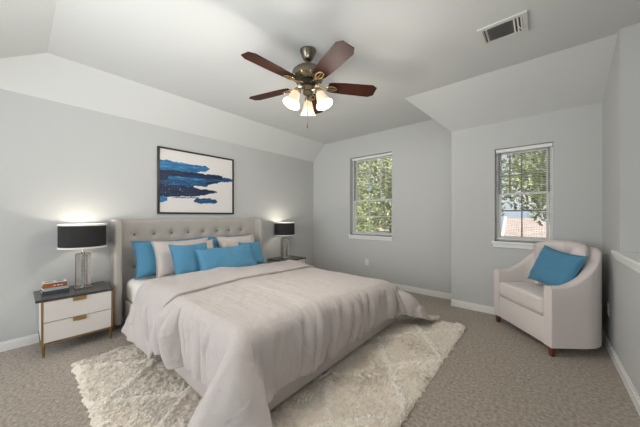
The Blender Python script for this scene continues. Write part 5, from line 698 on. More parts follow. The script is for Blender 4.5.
0,0,-1,0,1,0,0,-1,1,0,0,0,0,0,0,1,-1,0,0,0,0,0,0,0,0,0,0,0,0,0,0,0,0,0,0,0,0,0,0,0,0,0,0,0,0,0,0,0,0,0,0,0,0,0,0,0,0,0,0,0,0,0,0,0,0,0,0,0,0,0,0,0,0,0,0,0,0,0,0,-1,1,-1,0,0,0,0,0,1,0,0,0,-1,0,
0,0,0,0,-1,1,0,0,-1,0,0,0,0,1,0,-1,1,0,0,0,0,0,0,0,0,0,0,0,0,0,0,0,0,0,0,0,0,0,0,0,0,0,0,0,0,0,0,0,0,0,0,0,0,0,0,0,0,0,0,0,0,0,0,0,0,0,0,0,0,0,0,0,0,0,0,0,0,0,-1,1,-1,1,0,0,0,0,0,-1,0,0,0,1,0,
-1,1,0,0,0,-1,1,0,0,0,0,0,0,0,0,0,0,0,0,0,0,0,0,0,0,0,0,0,0,0,0,0,0,0,0,0,0,0,0,0,0,0,0,0,0,0,0,0,0,0,0,0,0,0,0,0,0,0,0,0,0,0,0,0,0,0,0,0,0,0,0,0,0,0,0,0,0,-1,1,-1,1,-1,0,0,0,0,0,1,0,0,0,-1,0,
0,-1,0,1,0,0,-1,0,1,0,0,0,0,0,0,1,-1,0,0,0,0,0,0,0,0,0,0,0,0,0,0,0,0,0,0,0,0,0,0,0,0,0,0,0,0,0,0,0,0,0,0,0,0,0,0,0,0,0,0,0,0,0,0,0,0,0,0,0,0,0,0,0,0,0,0,0,0,0,0,0,-1,1,0,0,0,0,0,-1,0,0,0,1,-1,
0,0,0,-1,0,0,1,0,-1,1,0,0,0,0,0,0,0,0,0,0,0,0,0,0,0,0,0,0,0,0,0,0,0,0,0,0,0,0,0,0,0,0,0,0,0,0,0,0,0,0,0,0,0,0,0,0,0,0,0,0,0,0,0,0,0,0,0,0,0,0,0,0,0,0,0,0,0,0,0,0,0,0,-1,0,0,0,0,1,0,0,-1,0,1,
0,0,0,0,0,0,-1,1,0,-1,0,1,0,0,0,-1,1,0,0,0,0,0,0,0,0,0,0,0,0,0,0,0,0,0,0,0,0,0,0,0,0,0,0,0,0,0,0,0,0,0,0,0,0,0,0,0,0,0,0,0,0,0,0,0,0,0,0,0,0,0,0,0,0,0,0,0,0,0,0,0,-1,0,1,0,0,0,0,0,-1,0,1,0,-1,
-1,0,0,0,0,1,0,-1,1,0,0,0,0,0,0,1,-1,0,0,0,0,0,0,0,0,0,0,0,0,0,0,0,0,0,0,0,0,0,0,0,0,0,0,0,0,0,0,0,0,0,0,0,0,0,0,0,0,0,0,0,0,0,0,0,0,0,0,0,0,0,0,0,0,0,0,0,0,0,-1,0,1,0,-1,0,0,0,0,0,1,-1,0,0,0,
0,0,0,0,0,-1,0,1,-1,0,1,-1,1,0,0,0,0,0,0,0,0,0,0,0,0,0,0,0,0,0,0,0,0,0,0,0,0,0,0,0,0,0,0,0,0,0,0,0,0,0,0,0,0,0,0,0,0,0,0,0,0,0,0,0,0,0,0,0,0,0,0,0,0,0,0,0,0,0,1,-1,0,-1,1,0,-1,0,0,0,0,1,-1,0,1,
0,-1,0,0,0,0,1,-1,1,0,-1,1,0,0,0,0,0,0,0,0,0,0,0,0,0,0,0,0,0,0,0,0,0,1,-1,0,0,0,0,0,0,0,0,0,0,0,0,0,0,0,0,0,0,0,0,0,0,0,0,0,0,0,0,0,0,0,0,0,0,0,0,0,0,0,0,0,0,0,0,0,-1,1,-1,0,1,-1,0,0,0,0,1,-1,0,
0,1,-1,0,0,0,-1,1,-1,1,0,0,0,0,0,0,0,0,0,0,0,0,0,0,0,0,0,0,0,0,0,1,0,-2,2,0,-1,0,0,0,0,0,0,0,0,0,0,0,0,0,0,0,0,0,0,0,0,0,0,0,0,0,0,0,0,0,0,0,0,0,0,0,0,0,0,0,0,1,-1,0,0,-1,1,-1,0,1,-1,0,0,0,0,0,0,
2,-1,0,-1,0,0,0,0,0,-1,1,0,0,0,0,0,0,0,0,0,0,0,0,0,0,0,0,0,0,0,0,0,-1,3,-3,1,0,1,-1,0,0,0,0,0,0,0,0,0,0,0,0,0,0,0,0,0,0,0,0,0,0,0,0,0,0,0,0,0,0,0,0,0,0,0,0,0,-1,0,0,0,0,0,0,0,0,0,1,0,0,0,-1,1,0,
3,-1,-1,1,-1,-1,0,0,0,0,-1,0,0,1,0,1,-1,0,0,0,0,0,0,0,0,0,0,0,0,1,0,-1,1,-2,3,-2,1,-1,1,0,0,0,0,0,0,0,0,0,0,0,0,-1,0,0,0,0,0,0,0,0,0,0,0,0,0,0,0,0,0,0,0,0,0,0,0,0,0,-1,1,-1,1,0,-1,0,0,0,0,0,0,0,1,0,-1,
4,-1,1,-2,0,0,-1,-1,0,-1,1,0,0,0,0,-3,2,-1,0,0,1,0,0,0,0,0,0,0,0,-1,1,0,0,0,-1,1,0,0,0,0,0,0,0,0,0,0,0,0,0,0,0,0,0,0,0,0,0,0,0,0,0,0,0,0,0,0,0,0,0,0,0,0,0,0,0,0,-1,1,0,1,-1,0,0,1,0,-1,1,-1,1,0,0,0,1,
5,1,-1,0,-1,0,-1,-1,-1,0,-1,0,-3,-3,0,1,-1,1,0,0,-1,0,0,0,0,0,0,0,0,0,0,0,0,0,0,0,0,-1,1,0,-1,0,0,1,0,0,-1,0,1,0,0,1,0,0,-1,0,0,0,0,0,0,0,0,0,0,0,0,0,0,0,0,0,0,0,0,0,1,-1,0,3,2,-1,1,0,0,2,-1,1,-1,0,1,0,0,
7,-1,1,-1,0,-1,0,-1,0,0,-1,-3,-5,-7,-3,0,2,0,0,0,0,0,0,0,0,0,0,0,0,0,0,0,0,0,0,0,0,1,-1,0,1,0,0,-1,0,0,1,0,-1,0,0,0,0,0,1,0,0,0,0,0,0,0,0,0,0,0,0,0,0,0,0,0,0,-1,0,0,-1,2,1,3,6,3,0,1,0,-1,0,1,0,0,0,1,0,
-2,3,-1,3,1,1,0,0,-1,0,-2,-7,-6,-3,-5,0,-1,1,0,0,0,0,0,0,0,1,0,0,0,0,-1,0,0,0,0,0,0,0,0,0,0,0,0,0,0,0,0,0,0,0,0,0,0,0,0,0,0,0,1,0,0,0,0,-1,0,0,0,0,0,0,0,0,0,1,-1,0,0,0,3,5,5,7,2,-1,0,0,0,-2,1,-1,0,-2,0,
-14,3,5,2,2,2,1,1,-1,-3,-5,-5,-3,-5,-3,-1,0,0,0,1,0,0,0,0,0,-1,0,0,0,0,0,1,0,0,0,0,0,0,0,0,0,0,0,0,0,0,0,0,0,0,0,0,0,0,0,0,0,1,-1,-1,1,0,-1,1,0,0,0,0,0,0,0,0,0,-1,1,-1,1,-1,2,5,5,6,5,2,0,0,-1,0,-2,0,-3,0,-2,
-12,4,1,3,1,1,0,-1,-2,-4,-5,-2,-5,-3,-2,-1,1,0,0,0,0,0,0,0,1,0,0,0,0,0,0,-1,1,0,0,0,0,0,0,0,0,-1,0,0,1,-1,0,1,0,0,0,0,0,0,0,0,0,-1,0,1,-1,0,1,0,0,0,0,0,0,0,0,-1,0,1,-1,1,-1,0,1,2,5,5,6,5,3,-1,1,-1,-1,-2,0,-3,-2,
-12,2,4,-1,1,-2,0,-3,-1,-3,-1,-5,-2,-2,-1,0,0,-1,1,-1,1,0,0,0,-1,1,0,0,0,0,0,0,0,0,0,0,0,0,0,0,0,1,-1,0,-1,1,1,-1,0,0,0,0,0,0,0,0,0,0,0,0,0,0,0,0,0,0,0,0,0,0,0,1,-1,-1,1,-1,0,1,0,1,2,5,4,6,2,5,-1,1,-1,0,-3,0,-2,
-13,3,-1,1,-2,0,-3,0,-3,0,-3,-1,-2,-2,1,-1,0,0,0,0,-1,1,0,0,0,-1,1,0,0,0,0,0,0,0,0,0,0,0,0,0,0,-1,1,0,0,0,-1,1,0,0,0,0,0,0,0,0,0,0,0,0,0,0,0,0,0,0,0,0,0,0,0,-1,1,0,0,0,0,0,0,1,0,2,6,2,6,1,3,0,2,-1,0,-3,-1,
-14,-1,1,-3,0,-3,2,-2,1,-2,-1,-2,-1,0,0,0,-1,0,0,0,0,0,0,0,0,1,-1,0,0,0,0,0,-1,1,0,0,0,0,0,0,-1,1,0,0,0,0,1,-2,1,0,0,0,0,0,0,0,0,0,0,0,0,0,0,0,0,0,0,0,0,0,0,1,-1,0,-1,1,0,0,1,-1,1,1,2,4,2,4,2,3,0,1,0,0,-2,
-20,-1,-4,1,-2,3,-2,3,-1,1,-2,-1,1,0,-1,-1,0,0,0,0,0,-1,1,0,0,-1,1,0,0,0,0,0,0,-1,1,-1,1,-1,0,0,1,0,0,0,0,0,-1,2,-1,0,0,0,0,0,0,0,0,0,0,0,0,0,0,0,0,0,0,0,0,0,0,-1,1,0,0,0,0,0,0,0,0,0,2,2,3,2,3,0,3,1,2,-1,0,
-24,-7,-1,-4,4,0,6,0,2,-1,0,1,0,0,-1,0,-1,0,-1,1,0,0,0,0,0,1,-1,0,0,0,0,0,0,0,-1,1,-1,1,0,0,0,0,0,0,0,0,1,-2,1,0,0,0,0,0,0,0,0,0,0,0,0,0,0,0,0,0,0,0,0,0,0,1,-1,0,0,0,0,0,0,1,-1,0,0,2,2,3,0,4,-1,3,0,3,-1,
-25,-7,-7,3,-1,5,1,5,0,0,1,-1,3,-2,1,-1,0,-1,1,-1,0,0,0,0,0,-1,1,0,0,0,0,0,0,0,0,0,0,0,0,0,0,0,0,0,0,0,-1,2,-1,0,0,0,0,0,0,0,0,0,0,0,0,0,0,0,0,0,0,0,0,0,0,0,0,0,0,-1,1,0,1,0,-1,-1,1,0,3,-1,4,-2,3,-2,3,0,4,
-18,-12,-1,-5,2,-1,5,0,4,0,-1,2,1,1,-2,1,-1,0,-1,0,0,0,-1,1,0,0,0,0,0,0,0,0,0,0,0,0,0,0,0,0,0,0,0,0,0,0,0,-1,1,-1,1,0,0,0,0,0,0,0,0,0,0,0,0,0,0,0,0,0,0,0,0,0,0,0,0,1,-1,1,-1,0,0,-1,-1,2,-1,4,-1,2,-4,1,-3,6,4,
-11,-4,-12,-1,-7,3,-2,6,-1,1,1,1,3,-1,1,-2,0,-1,0,0,0,0,0,0,0,0,0,0,0,0,0,0,0,0,0,0,0,0,0,0,0,0,0,0,0,0,0,0,-1,2,-1,0,-1,1,-1,1,-1,1,0,0,0,0,0,0,0,0,0,0,0,0,0,0,0,0,0,0,1,-1,1,0,-1,-1,-1,-1,2,0,2,0,-1,-4,2,1,10,
-1,-8,-3,-13,-1,-8,3,-1,4,-1,0,3,2,1,-1,0,-1,0,-1,0,0,0,0,0,0,0,0,0,0,0,0,0,0,0,0,-1,0,0,1,0,0,0,0,0,0,0,0,0,0,-1,1,-1,2,-2,2,-2,1,-1,0,0,0,0,0,1,0,0,0,0,0,0,0,0,0,0,0,0,0,0,0,0,-1,-1,-2,0,0,2,1,2,-3,2,0,7,7,
0,0,-7,-6,-12,-1,-6,2,-3,2,2,2,4,-1,0,-1,0,0,0,-1,0,0,0,0,0,0,0,0,0,0,0,0,0,0,-1,1,0,0,-1,1,0,0,0,0,0,0,0,0,0,0,-1,1,-1,1,-1,1,0,0,0,0,0,0,0,-1,0,0,1,0,0,0,0,0,0,0,0,0,0,0,1,0,-1,-3,0,-2,0,0,3,-1,4,-2,8,5,10,
0,-1,-1,-5,-6,-11,-2,-7,-1,1,2,4,3,1,0,0,-1,-1,-1,1,-1,0,0,0,0,0,0,0,0,0,0,0,0,-1,1,0,0,0,0,-1,1,0,0,0,0,0,0,0,0,0,0,0,0,0,0,0,0,0,0,0,0,0,0,0,0,0,0,0,0,0,0,0,0,0,0,0,0,1,-1,1,-2,-1,-3,0,-2,1,-1,4,2,9,4,11,3,
0,0,-1,-1,-7,-6,-11,-6,-3,1,4,2,4,1,0,-1,0,-1,0,-1,0,0,0,0,0,0,0,0,0,0,0,0,0,0,0,0,0,0,0,0,0,0,0,0,0,0,0,0,0,0,0,0,0,0,0,0,0,0,0,0,0,0,0,0,0,0,0,0,0,0,0,0,0,0,0,0,0,0,1,-2,0,-2,-1,-3,0,-2,1,1,8,9,11,4,1]
def sag(y, z):                   # the mattress top sits a little lower on the far side
    return .085*min(1, max(0, (y-1.5)/1.2))*min(1, max(0, z-.2)/.3)
def sheet(nums, nx, ny, amp=1.0):
    q = np.array(nums, dtype=np.int64).reshape(3, nx+1, ny+1)
    q = np.cumsum(np.cumsum(q, axis=1), axis=2)          # millimetres, stored as second differences
    a = q.transpose(1, 2, 0)/1000
    def finer(v):                                        # four-point midpoint refinement along the first axis
        e = np.concatenate([2*v[:1]-v[1:2], v, 2*v[-1:]-v[-2:-1]]); m = (9*(e[1:-2]+e[2:-1])-e[:-3]-e[3:])/16
        o = np.empty((2*len(v)-1,)+v.shape[1:]); o[::2] = v; o[1::2] = m; return o
    a = finer(a); a = finer(a.transpose(1, 0, 2)).transpose(1, 0, 2); nx, ny = 2*nx, 2*ny
    # wrinkles gathered along the hanging hems, running up and over the edge
    du_, dv = np.gradient(a, axis=0), np.gradient(a, axis=1); nrm = np.cross(du_, dv); nrm /= np.linalg.norm(nrm, axis=2, keepdims=True)+1e-9
    out = a.copy()
    for i in range(nx+1):
        for j in range(ny+1):
            p = Vector(a[i, j]); h = min(1, max(0, (.595-p.z)/.18)); h = h*h*(3-2*h)
            side = p.y < .80 or p.y > 2.74
            s = p.x if side else p.y
            sh = s+(.35*p.z if side else -.25*p.z)
            w = noise.noise((sh*11, p.z*1.4, 2)); w2 = noise.noise((sh*22, p.z*2.2, 8)); w3 = noise.noise((sh*40, p.z*4, 5))
            h2 = min(1, max(0, (.602-p.z)/.10))
            d = h*(1.35 if side else 1)*(.055*(abs(w)*2-.42)+.018*w2)+h2*(.018*(abs(w2)*2-.4)+.006*w3)+.006*noise.noise((p.x*4+p.y*3, p.y*7, 1))+.003*noise.noise((p.x*12, p.y*16, 4))
            bulge = .022*math.sin(PI*min(1, max(0, (.56-p.z)/.40)))
            cf = .15 if p.y < .80 and p.x > -1.28 else min(1, max(.25, min(abs(p.x+1.28), abs(p.y-.80))/.35)) if p.x > -1.55 and p.y < 1.2 else 1
            d *= cf; bulge *= cf
            n = nrm[i, j]; n = n if n[2] > -.2 else -n
            out[i, j] = a[i, j]+n*(d+bulge)*amp
            out[i, j, 2] = max(out[i, j, 2]-sag(a[i, j, 1], a[i, j, 2]), .060)
    a = out
    bm = nb(); g = [[bm.verts.new(a[i, j]) for j in range(ny+1)] for i in range(nx+1)]
    for i in range(nx):
        for j in range(ny): bm.faces.new((g[i][j], g[i+1][j], g[i+1][j+1], g[i][j+1]))
    return bm
du = rel(build('duvet', sheet(DUVET_MM, *(76, 92)), DUVET, bed, 180, recalc=False))
m = du.modifiers.new('thickness', 'SOLIDIFY'); m.thickness = .022; m.offset = 1; subsurf(du, 1)
# turned-down top edge of the duvet: lies on it, hangs lower on the near side
def fold_sheet():
    q = np.cumsum(np.cumsum(np.array(DUVET_MM, dtype=np.int64).reshape(3, 77, 93), axis=1), axis=2).transpose(1, 2, 0)/1000
    y0 = .80-.35; dy = 2.68/92; dx = 1.975/76; NX = 30; ext = 5
    ys = [.30, .45, .80, 2.76, 3.2]; H = [-3.16, -3.06, -2.86, -3.0, -3.0]; F = [-2.42, -2.36, -2.21, -2.50, -2.52]
    bm = nb(); g = []
    for k in range(NX+1):
        row = []
        for j in range(-ext, 89):
            y = y0+j*dy; h = float(np.interp(y, ys, H)); f = float(np.interp(y, ys, F)); x = h+(f-h)*k/NX
            fi = max(2.0, (x+2.88)/dx); i0 = int(fi); w = fi-i0
            jj = max(j, 0); p = q[i0, jj]*(1-w)+q[i0+1, jj]*w
            if j < 0:
                d = q[i0, 0]-q[i0, 3]; d = d/np.linalg.norm(d); p = p+d*(-j*dy)
            t = (q[i0, min(jj+1, 92)]-q[i0, max(jj-1, 0)]); n = np.array([0, -t[2], t[1]]); n = n/(np.linalg.norm(n)+1e-9)
            hang = min(1, max(0, (.56-p[2])/.3)) if y < 1.2 else 0
            off = .024+.012*hang*bool(j < 12)+.020*hang*(2*abs(noise.noise((x*9+p[2]*3, p[2]*2, 5)))-.3)+.004*noise.noise((x*5, y*6, 9))
            v = np.array([x, p[1], p[2]])+n*off; v[2] = max(v[2]-sag(v[1], v[2]), .05)
            row.append(bm.verts.new(v))
        g.append(row)
    for i in range(NX):
        for j in range(len(g[0])-1): bm.faces.new((g[i][j], g[i+1][j], g[i+1][j+1], g[i][j+1]))
    return bm
fo = rel(build('duvet_fold', fold_sheet(), DUVET, bed, 180, recalc=False))
m = fo.modifiers.new('thickness', 'SOLIDIFY'); m.thickness = .028; m.offset = 1; subsurf(fo, 2)

# ------------------------------------------------------------------ pillows
def pillow_mesh(w, h, t, seed, n=26, pinch=.10):
    bm = nb(); sides = []
    for s in (1, -1):
        g = []
        for i in range(n+1):
            row = []
            for j in range(n+1):
                a = -1+2*i/n; c = -1+2*j/n
                x = a*w/2*(1-pinch*(1-c*c)*a*a*.8); z = c*h/2*(1-pinch*1.2*(1-a*a)*c*c)
                th = max(0, (1-a**4)*(1-c**4))**.55*t/2
                wr = .006*noise.noise((x*9+seed, z*9, s*3.0))*min(1, th/.03)+.004*noise.noise((x*24+seed, z*24, s))*min(1, th/.03)
                # radial creases towards the corners
                cr = .004*math.sin(10*math.atan2(c, a)+seed)*(a*a*c*c)**.5*min(1, th/.02)
                row.append((x, s*(th+wr+cr) if 0 < i < n and 0 < j < n else 0, z))
            g.append(row)
        sides.append(g)
    V = {}
    def v(s, i, j):
        if i in (0, n) or j in (0, n): s = 0
        if (s, i, j) not in V: V[(s, i, j)] = bm.verts.new(sides[s][i][j])
        return V[(s, i, j)]
    for s in (0, 1):
        for i in range(n):
            for j in range(n): bm.faces.new((v(s, i, j), v(s, i+1, j), v(s, i+1, j+1), v(s, i, j+1)))
    # piped seam
    return bm
def pillow(w, h, t, loc, rz, lean, roll, m, seed, label, group=None):
    """loc = middle of the bottom edge; lean = degrees tipped backwards"""
    o = build('pillow', pillow_mesh(w, h, t, seed), m, None, 180)
    o.data.transform(Matrix.Translation((0, 0, h/2)))
    o.matrix_world = Matrix.Translation(loc) @ Matrix.Rotation(rz, 4, 'Z') @ Matrix.Rotation(R(-lean), 4, 'X') @ Matrix.Rotation(R(roll), 4, 'Y')
    subsurf(o, 1)
    # sewn edge
    n = 40; pts = []
    pin = .10
    for k in range(4*n):
        e, f = divmod(k, n); q = -1+2*f/n
        a, c = ((q, -1), (1, q), (-q, 1), (-1, -q))[e]
        pts.append((a*w/2*(1-pin*(1-c*c)*.8), 0, c*h/2*(1-pin*1.2*(1-a*a))+h/2))
    b = nb(); tube(b, pts+[pts[0]], .0035, 6); s = build('seam', b, m, o, 60)
    tag(o, label, 'pillow', group); return o
FB = R(90)       # front faces +u (towards the foot)
Z0 = .550
G = 'pillows on the bed'
pillow(.84, .44, .15, (-3.37, 1.25, Z0), FB, 22, 0, BLUE, 1, 'blue pillow at the back left, against the headboard nearest the large lamp', G)
pillow(.76, .44, .15, (-3.37, 2.07, Z0), FB, 22, 0, BLUE, 2, 'blue pillow at the back right, against the headboard', G)
pillow(.66, .44, .14, (-3.21, 1.32, Z0+.005), FB, 23, 0, WHITEP, 3, 'pale pillow second from the left, leaning on the back left blue one', G)
pillow(.60, .445, .14, (-3.21, 2.07, Z0+.005), FB, 23, 0, WHITEP, 4, 'pale pillow at the far right, leaning on the back right blue one', G)
pillow(.50, .42, .11, (-3.10, 1.42, Z0+.01), FB, 26, 0, WHITEP, 5, 'pale pillow of which one corner shows above the two front blue pillows', G)
pillow(.43, .41, .12, (-2.97, 1.31, Z0+.01), FB, 28, 0, BLUE, 6, 'square blue pillow third from the left, behind the long front pillow', G)
pillow(.34, .36, .11, (-2.99, 2.13, Z0+.01), FB, 26, 0, BLUE, 7, 'square blue pillow at the right end, half hidden by the long front pillow', G)
pillow(.78, .345, .13, (-2.84, 1.69, Z0+.02), FB, 30, 0, BLUE, 8, 'long blue lumbar pillow in front of all the others', G)

# ------------------------------------------------------------------ nightstands
def nightstand(label):
    t = thing('nightstand', label, 'nightstand', (-3.535, .368, 0), 0, 'nightstands beside the bed')
    hw, dp = .268, .225          # half width along y, half depth along x
    b = nb(); box(b, -dp, dp, -hw, hw, .490, .512, .003); build('stone_top', b, DARKTOP, t)
    yl, yr = -hw+.034, hw-.004   # the cabinet stands back a little under the top on its left
    b = nb(); box(b, -dp+.004, dp-.012, yl+.002, yr-.002, .122, .490, .002); bd = build('cabinet_body', b, LACQ, t)
    b = nb()
    for y in (yl+.006, yr-.006): box(b, dp-.014, dp-.001, y-.006, y+.006, .11, .490)
    box(b, dp-.014, dp-.001, yl+.012, yr-.012, .11, .121)
    build('gold_front_frame', b, GOLD, t)
    b = nb(); box(b, -dp+.002, dp-.014, yl, yr, .11, .1215); build('base_panel', b, DARKEDGE, t)
    ym = (yl+yr)/2
    for z0, z1 in ((.126, .300), (.308, .486)):
        b = nb(); box(b, dp-.013, dp-.002, yl+.014, yr-.014, z0, z1, .002); dr = build('drawer', b, LACQ, t)
        b = nb(); box(b, dp-.004, dp+.010, ym-.047, ym+.047, z1-.030, z1+.002, .003); build('handle', b, GOLD, dr)
    b = nb(); box(b, dp-.0135, dp-.012, yl+.012, yr-.012, .299, .309); build('drawer_gap', b, DARKEDGE, t)
    for sx in (-1, 1):
        for sy in (-1, 1):
            b = nb(); x, y = sx*(dp-.018), (yl+.014, yr-.014)[sy > 0]; lathe(b, [(0, .11), (.015, .11), (.007, 0), (0, 0)], 12, c=(x, y, 0)); build('leg', b, GOLD, t, 40)
    return t
ns = nightstand('white two-drawer nightstand with gold trim, left of the bed, holding books')
ns2 = copy_thing(ns, (-3.53, 3.20, 0), 0, 'white nightstand with dark top beyond the bed, in the far corner'); ns2.scale = (1, 1, .93)

# ------------------------------------------------------------------ table lamps
def table_lamp(loc, label, power):
    t = thing('table_lamp', label, 'lamp', loc, 0, 'table lamps on the nightstands')
    b = nb(); box(b, -.062, .062, -.062, .062, 0, .022, .003, M=Matrix.Rotation(R(0), 4, 'Z')); build('lamp_foot', b, CHROME, t)
    b = nb(); box(b, -.044, .044, -.044, .044, .022, .345, .004); build('crystal_column', b, CRYSTAL, t)
    b = nb()
    for sx in (-1, 1):
        for sy in (-1, 1): box(b, sx*.041-.013, sx*.041+.013, sy*.041-.013, sy*.041+.013, .022, .352)
    build('chrome_posts', b, CHROME, t)
    b = nb(); lathe(b, [(0, .022), (.016, .022), (.016, .345), (0, .345)], 14); build('core_rod', b, CHROME, t, 40)
    b = nb(); box(b, -.05, .05, -.05, .05, .345, .352); lathe(b, [(.02, .352), (.012, .37), (.008, .372), (.008, .46), (.016, .462), (.016, .50), (0, .50)], 14); build('neck', b, CHROME, t, 40)
    b = nb(); lathe(b, [(0, .50), (.012, .502), (.026, .53), (.028, .55), (.018, .575), (0, .582)], 14); build('bulb', b, mat('lit_bulb', srgb(255, 240, 215), .4, emit=(srgb(255, 226, 180), 6)), t, 60)
    r0 = .183
    b = nb(); lathe(b, [(r0, .425), (r0, .640), (r0-.003, .640), (r0-.003, .425), (r0, .425)], 48); sh = build('lamp_shade', b, [SHADEB], t, 40)
    for z in (.412, .637):
        b = nb(); lathe(b, [(r0+.004, z), (r0+.004, z+.016), (r0-.005, z+.016), (r0-.005, z), (r0+.004, z)], 48)
        build('shade_rim', b, SHADEW, sh, 40)
    b = nb()
    for a in (0, 120, 240): tube(b, [(.008*math.cos(R(a)), .008*math.sin(R(a)), .47), (r0*math.cos(R(a)), r0*math.sin(R(a)), .428)], .0018, 5)
    build('shade_spider', b, CHROME, sh)
    lamp('table_lamp_light', 'POINT', (loc[0], loc[1], loc[2]+.595), power, (1, .92, .78), shadow_soft_size=.03)
    return t
table_lamp((-3.555, .435, .5121), 'crystal lamp with black drum shade on the nightstand left of the bed', 3.6)
table_lamp((-3.56, 3.17, .4771), 'crystal lamp with black drum shade on the far nightstand in the corner', 3.6)

# ------------------------------------------------------------------ books on the near nightstand
COVER_D = mat('slate_cover', srgb(66, 74, 82), .5); COVER_G = mat('pale_grey_cover', srgb(176, 182, 190), .5); COVER_B = mat('brown_cover', srgb(150, 84, 48), .5, noise_scale=18, var=.4)
COVER_T = mat('photo_cover', srgb(214, 216, 206), .5); PAGES = mat('book_pages', srgb(228, 222, 208), .8)
PATCH1 = mat('cover_green_patch', srgb(130, 156, 140), .5); PATCH2 = mat('cover_blue_patch', srgb(128, 146, 166), .5)
def book(x, y, z, l, w, t, rz, cov, label, top=None):
    o = thing('book', label, 'book', (x, y, z), rz, 'books stacked on the nightstand')
    c = .003
    b = nb(); box(b, -w/2, w/2, -l/2, l/2, 0, c); box(b, w/2-c, w/2, -l/2, l/2, c, t-c); box(b, -w/2, w/2, -l/2, l/2, t-c, t, mi=1); build('cover', b, [cov, top or cov], o)
    b = nb(); box(b, -w/2+.005, w/2-c, -l/2+.005, l/2-.005, c, t-c); build('pages', b, PAGES, o)
    return o
bx, by = -3.60, .238
book(bx, by, .5121, .185, .14, .026, R(3), COVER_D, 'slate-coloured book at the bottom of the stack on the nightstand')
book(bx+.002, by, .5382, .170, .13, .026, R(6), COVER_G, 'pale grey book in the middle of the stack on the nightstand')
tb = book(bx, by-.004, .5643, .165, .125, .046, R(1), COVER_B, 'thick brown-spined book with a pale cover, on top of the stack', COVER_T)
b = nb()
for (x, y, rx, ry) in ((.0, -.036, .042, .032),): lathe(b, [(0, .0463), (1, .0463)], 20, M=Matrix.Translation((x, y, 0)) @ Matrix.Diagonal((rx, ry, 1, 1)))
build('cover_picture', b, PATCH1, tb)
b = nb(); lathe(b, [(0, .0463), (1, .0463)], 20, M=Matrix.Translation((-.005, .040, 0)) @ Matrix.Diagonal((.043, .033, 1, 1))); build('cover_picture', b, PATCH2, tb)
b = nb()
for k, (y, l) in enumerate(((-.012, .016), (.012, .02), (.038, .014))): box(b, .0625, .0629, y, y+l, .014, .023)
build('spine_lettering', b, PAGES, tb)

# ------------------------------------------------------------------ wall art
AY0, AY1, AZ0, AZ1 = 1.173, 2.252, 1.273, 2.148
art = thing('framed_painting', 'framed abstract painting of blue brush strokes above the headboard', 'painting', (UL, (AY0+AY1)/2, AZ0))
aw = (AY1-AY0)/2; ah = AZ1-AZ0; fw = .022
b = nb()
box(b, .002, .035, -aw, aw, 0, fw); box(b, .002, .035, -aw, aw, ah-fw, ah); box(b, .002, .035, -aw, -aw+fw, fw, ah-fw); box(b, .002, .035, aw-fw, aw, fw, ah-fw)
build('frame', b, BLACKF, art)
b = nb(); box(b, .004, .024, -aw+fw, aw-fw, fw, ah-fw); cv = build('canvas', b, CANVAS, art)
iw, ih = 2*aw-2*fw, ah-2*fw
def stroke(bm, segs, x, seed, mi, rag=.02):
    """segs: list of (s, top, bottom) across the canvas in 0..1, s from left, heights from top"""
    rnd = random.Random(seed); N = 70; up = []; lo = []
    s0, s1 = segs[0][0], segs[-1][0]
    for k in range(N+1):
        s = s0+(s1-s0)*k/N
        sc = .97; tp = -.03+float(np.interp(s, [q[0] for q in segs], [q[1] for q in segs])); bt = -.03+ float(np.interp(s, [q[0] for q in segs], [q[2] for q in segs]))
        tp += rag*noise.noise((s*16, seed, 0))*.9+rnd.uniform(-1, 1)*rag*.25; bt += rag*noise.noise((s*16, seed, 7))*.9+rnd.uniform(-1, 1)*rag*.25
        if bt < tp: tp = bt = (tp+bt)/2
        y = -iw/2+min(max(s*(sc if s1 < .95 else 1), 0), 1)*iw
        up.append(bm.verts.new((x, y, fw+ih*(1-tp)))); lo.append(bm.verts.new((x, y, fw+ih*(1-bt))))
    for k in range(N):
        f = bm.faces.new((up[k], up[k+1], lo[k+1], lo[k])); f.material_index = mi
b = nb(); X = .0243
stroke(b, [(0, .20, .40), (.35, .215, .38), (.6, .215, .30), (.66, .24, .275)], X, 1, 0, .022)
stroke(b, [(0, .40, .74), (.3, .40, .68), (.6, .38, .56), (.8, .38, .48), (.84, .40, .44)], X+.0004, 2, 1, .025)
stroke(b, [(0, .50, .66), (.3, .49, .60), (.58, .48, .60), (.63, .52, .57)], X+.0008, 3, 2, .025)
stroke(b, [(.35, .42, .52), (.7, .38, .48), (.92, .375, .45), (1, .385, .43)], X+.0012, 4, 2, .02)
stroke(b, [(0, .36, .53), (.3, .35, .48), (.5, .35, .43), (.86, .345, .42)], X+.0016, 5, 1, .022)
stroke(b, [(.1, .45, .50), (.4, .44, .49), (.6, .44, .46)], X+.0018, 15, 0, .02)
stroke(b, [(0, .59, .79), (.25, .59, .77), (.5, .60, .75), (.72, .635, .68), (.78, .645, .66)], X+.0016, 6, 1, .022)
stroke(b, [(.43, .575, .60), (.53, .575, .63), (.64, .58, .61)], X+.002, 12, 3, .012)
stroke(b, [(0, .78, .88), (.04, .77, .87), (.09, .80, .84)], X+.002, 7, 0, .02)
stroke(b, [(.43, .83, .85), (.47, .785, .87), (.62, .78, .87), (.75, .79, .865), (.78, .82, .84)], X+.002, 8, 2, .018)
stroke(b, [(.15, .79, .80), (.32, .775, .79), (.5, .77, .785)], X+.0024, 9, 0, .012)
rnd = random.Random(11)                       # flecks of pale paint
for k in range(26):
    u = rnd.uniform(.02, .5); v = rnd.uniform(.5, .74); r = rnd.uniform(.0015, .004); y = -iw/2+u*iw; z = fw+ih*(1-v)
    f = b.faces.new([b.verts.new((X+.0028, y+r*math.cos(t), z+r*math.sin(t))) for t in (0, 1.3, 2.6, 3.9, 5.2)]); f.material_index = 3
build('brush_strokes', b, [PAINT_L, PAINT_N, PAINT_M, CANVAS], cv)

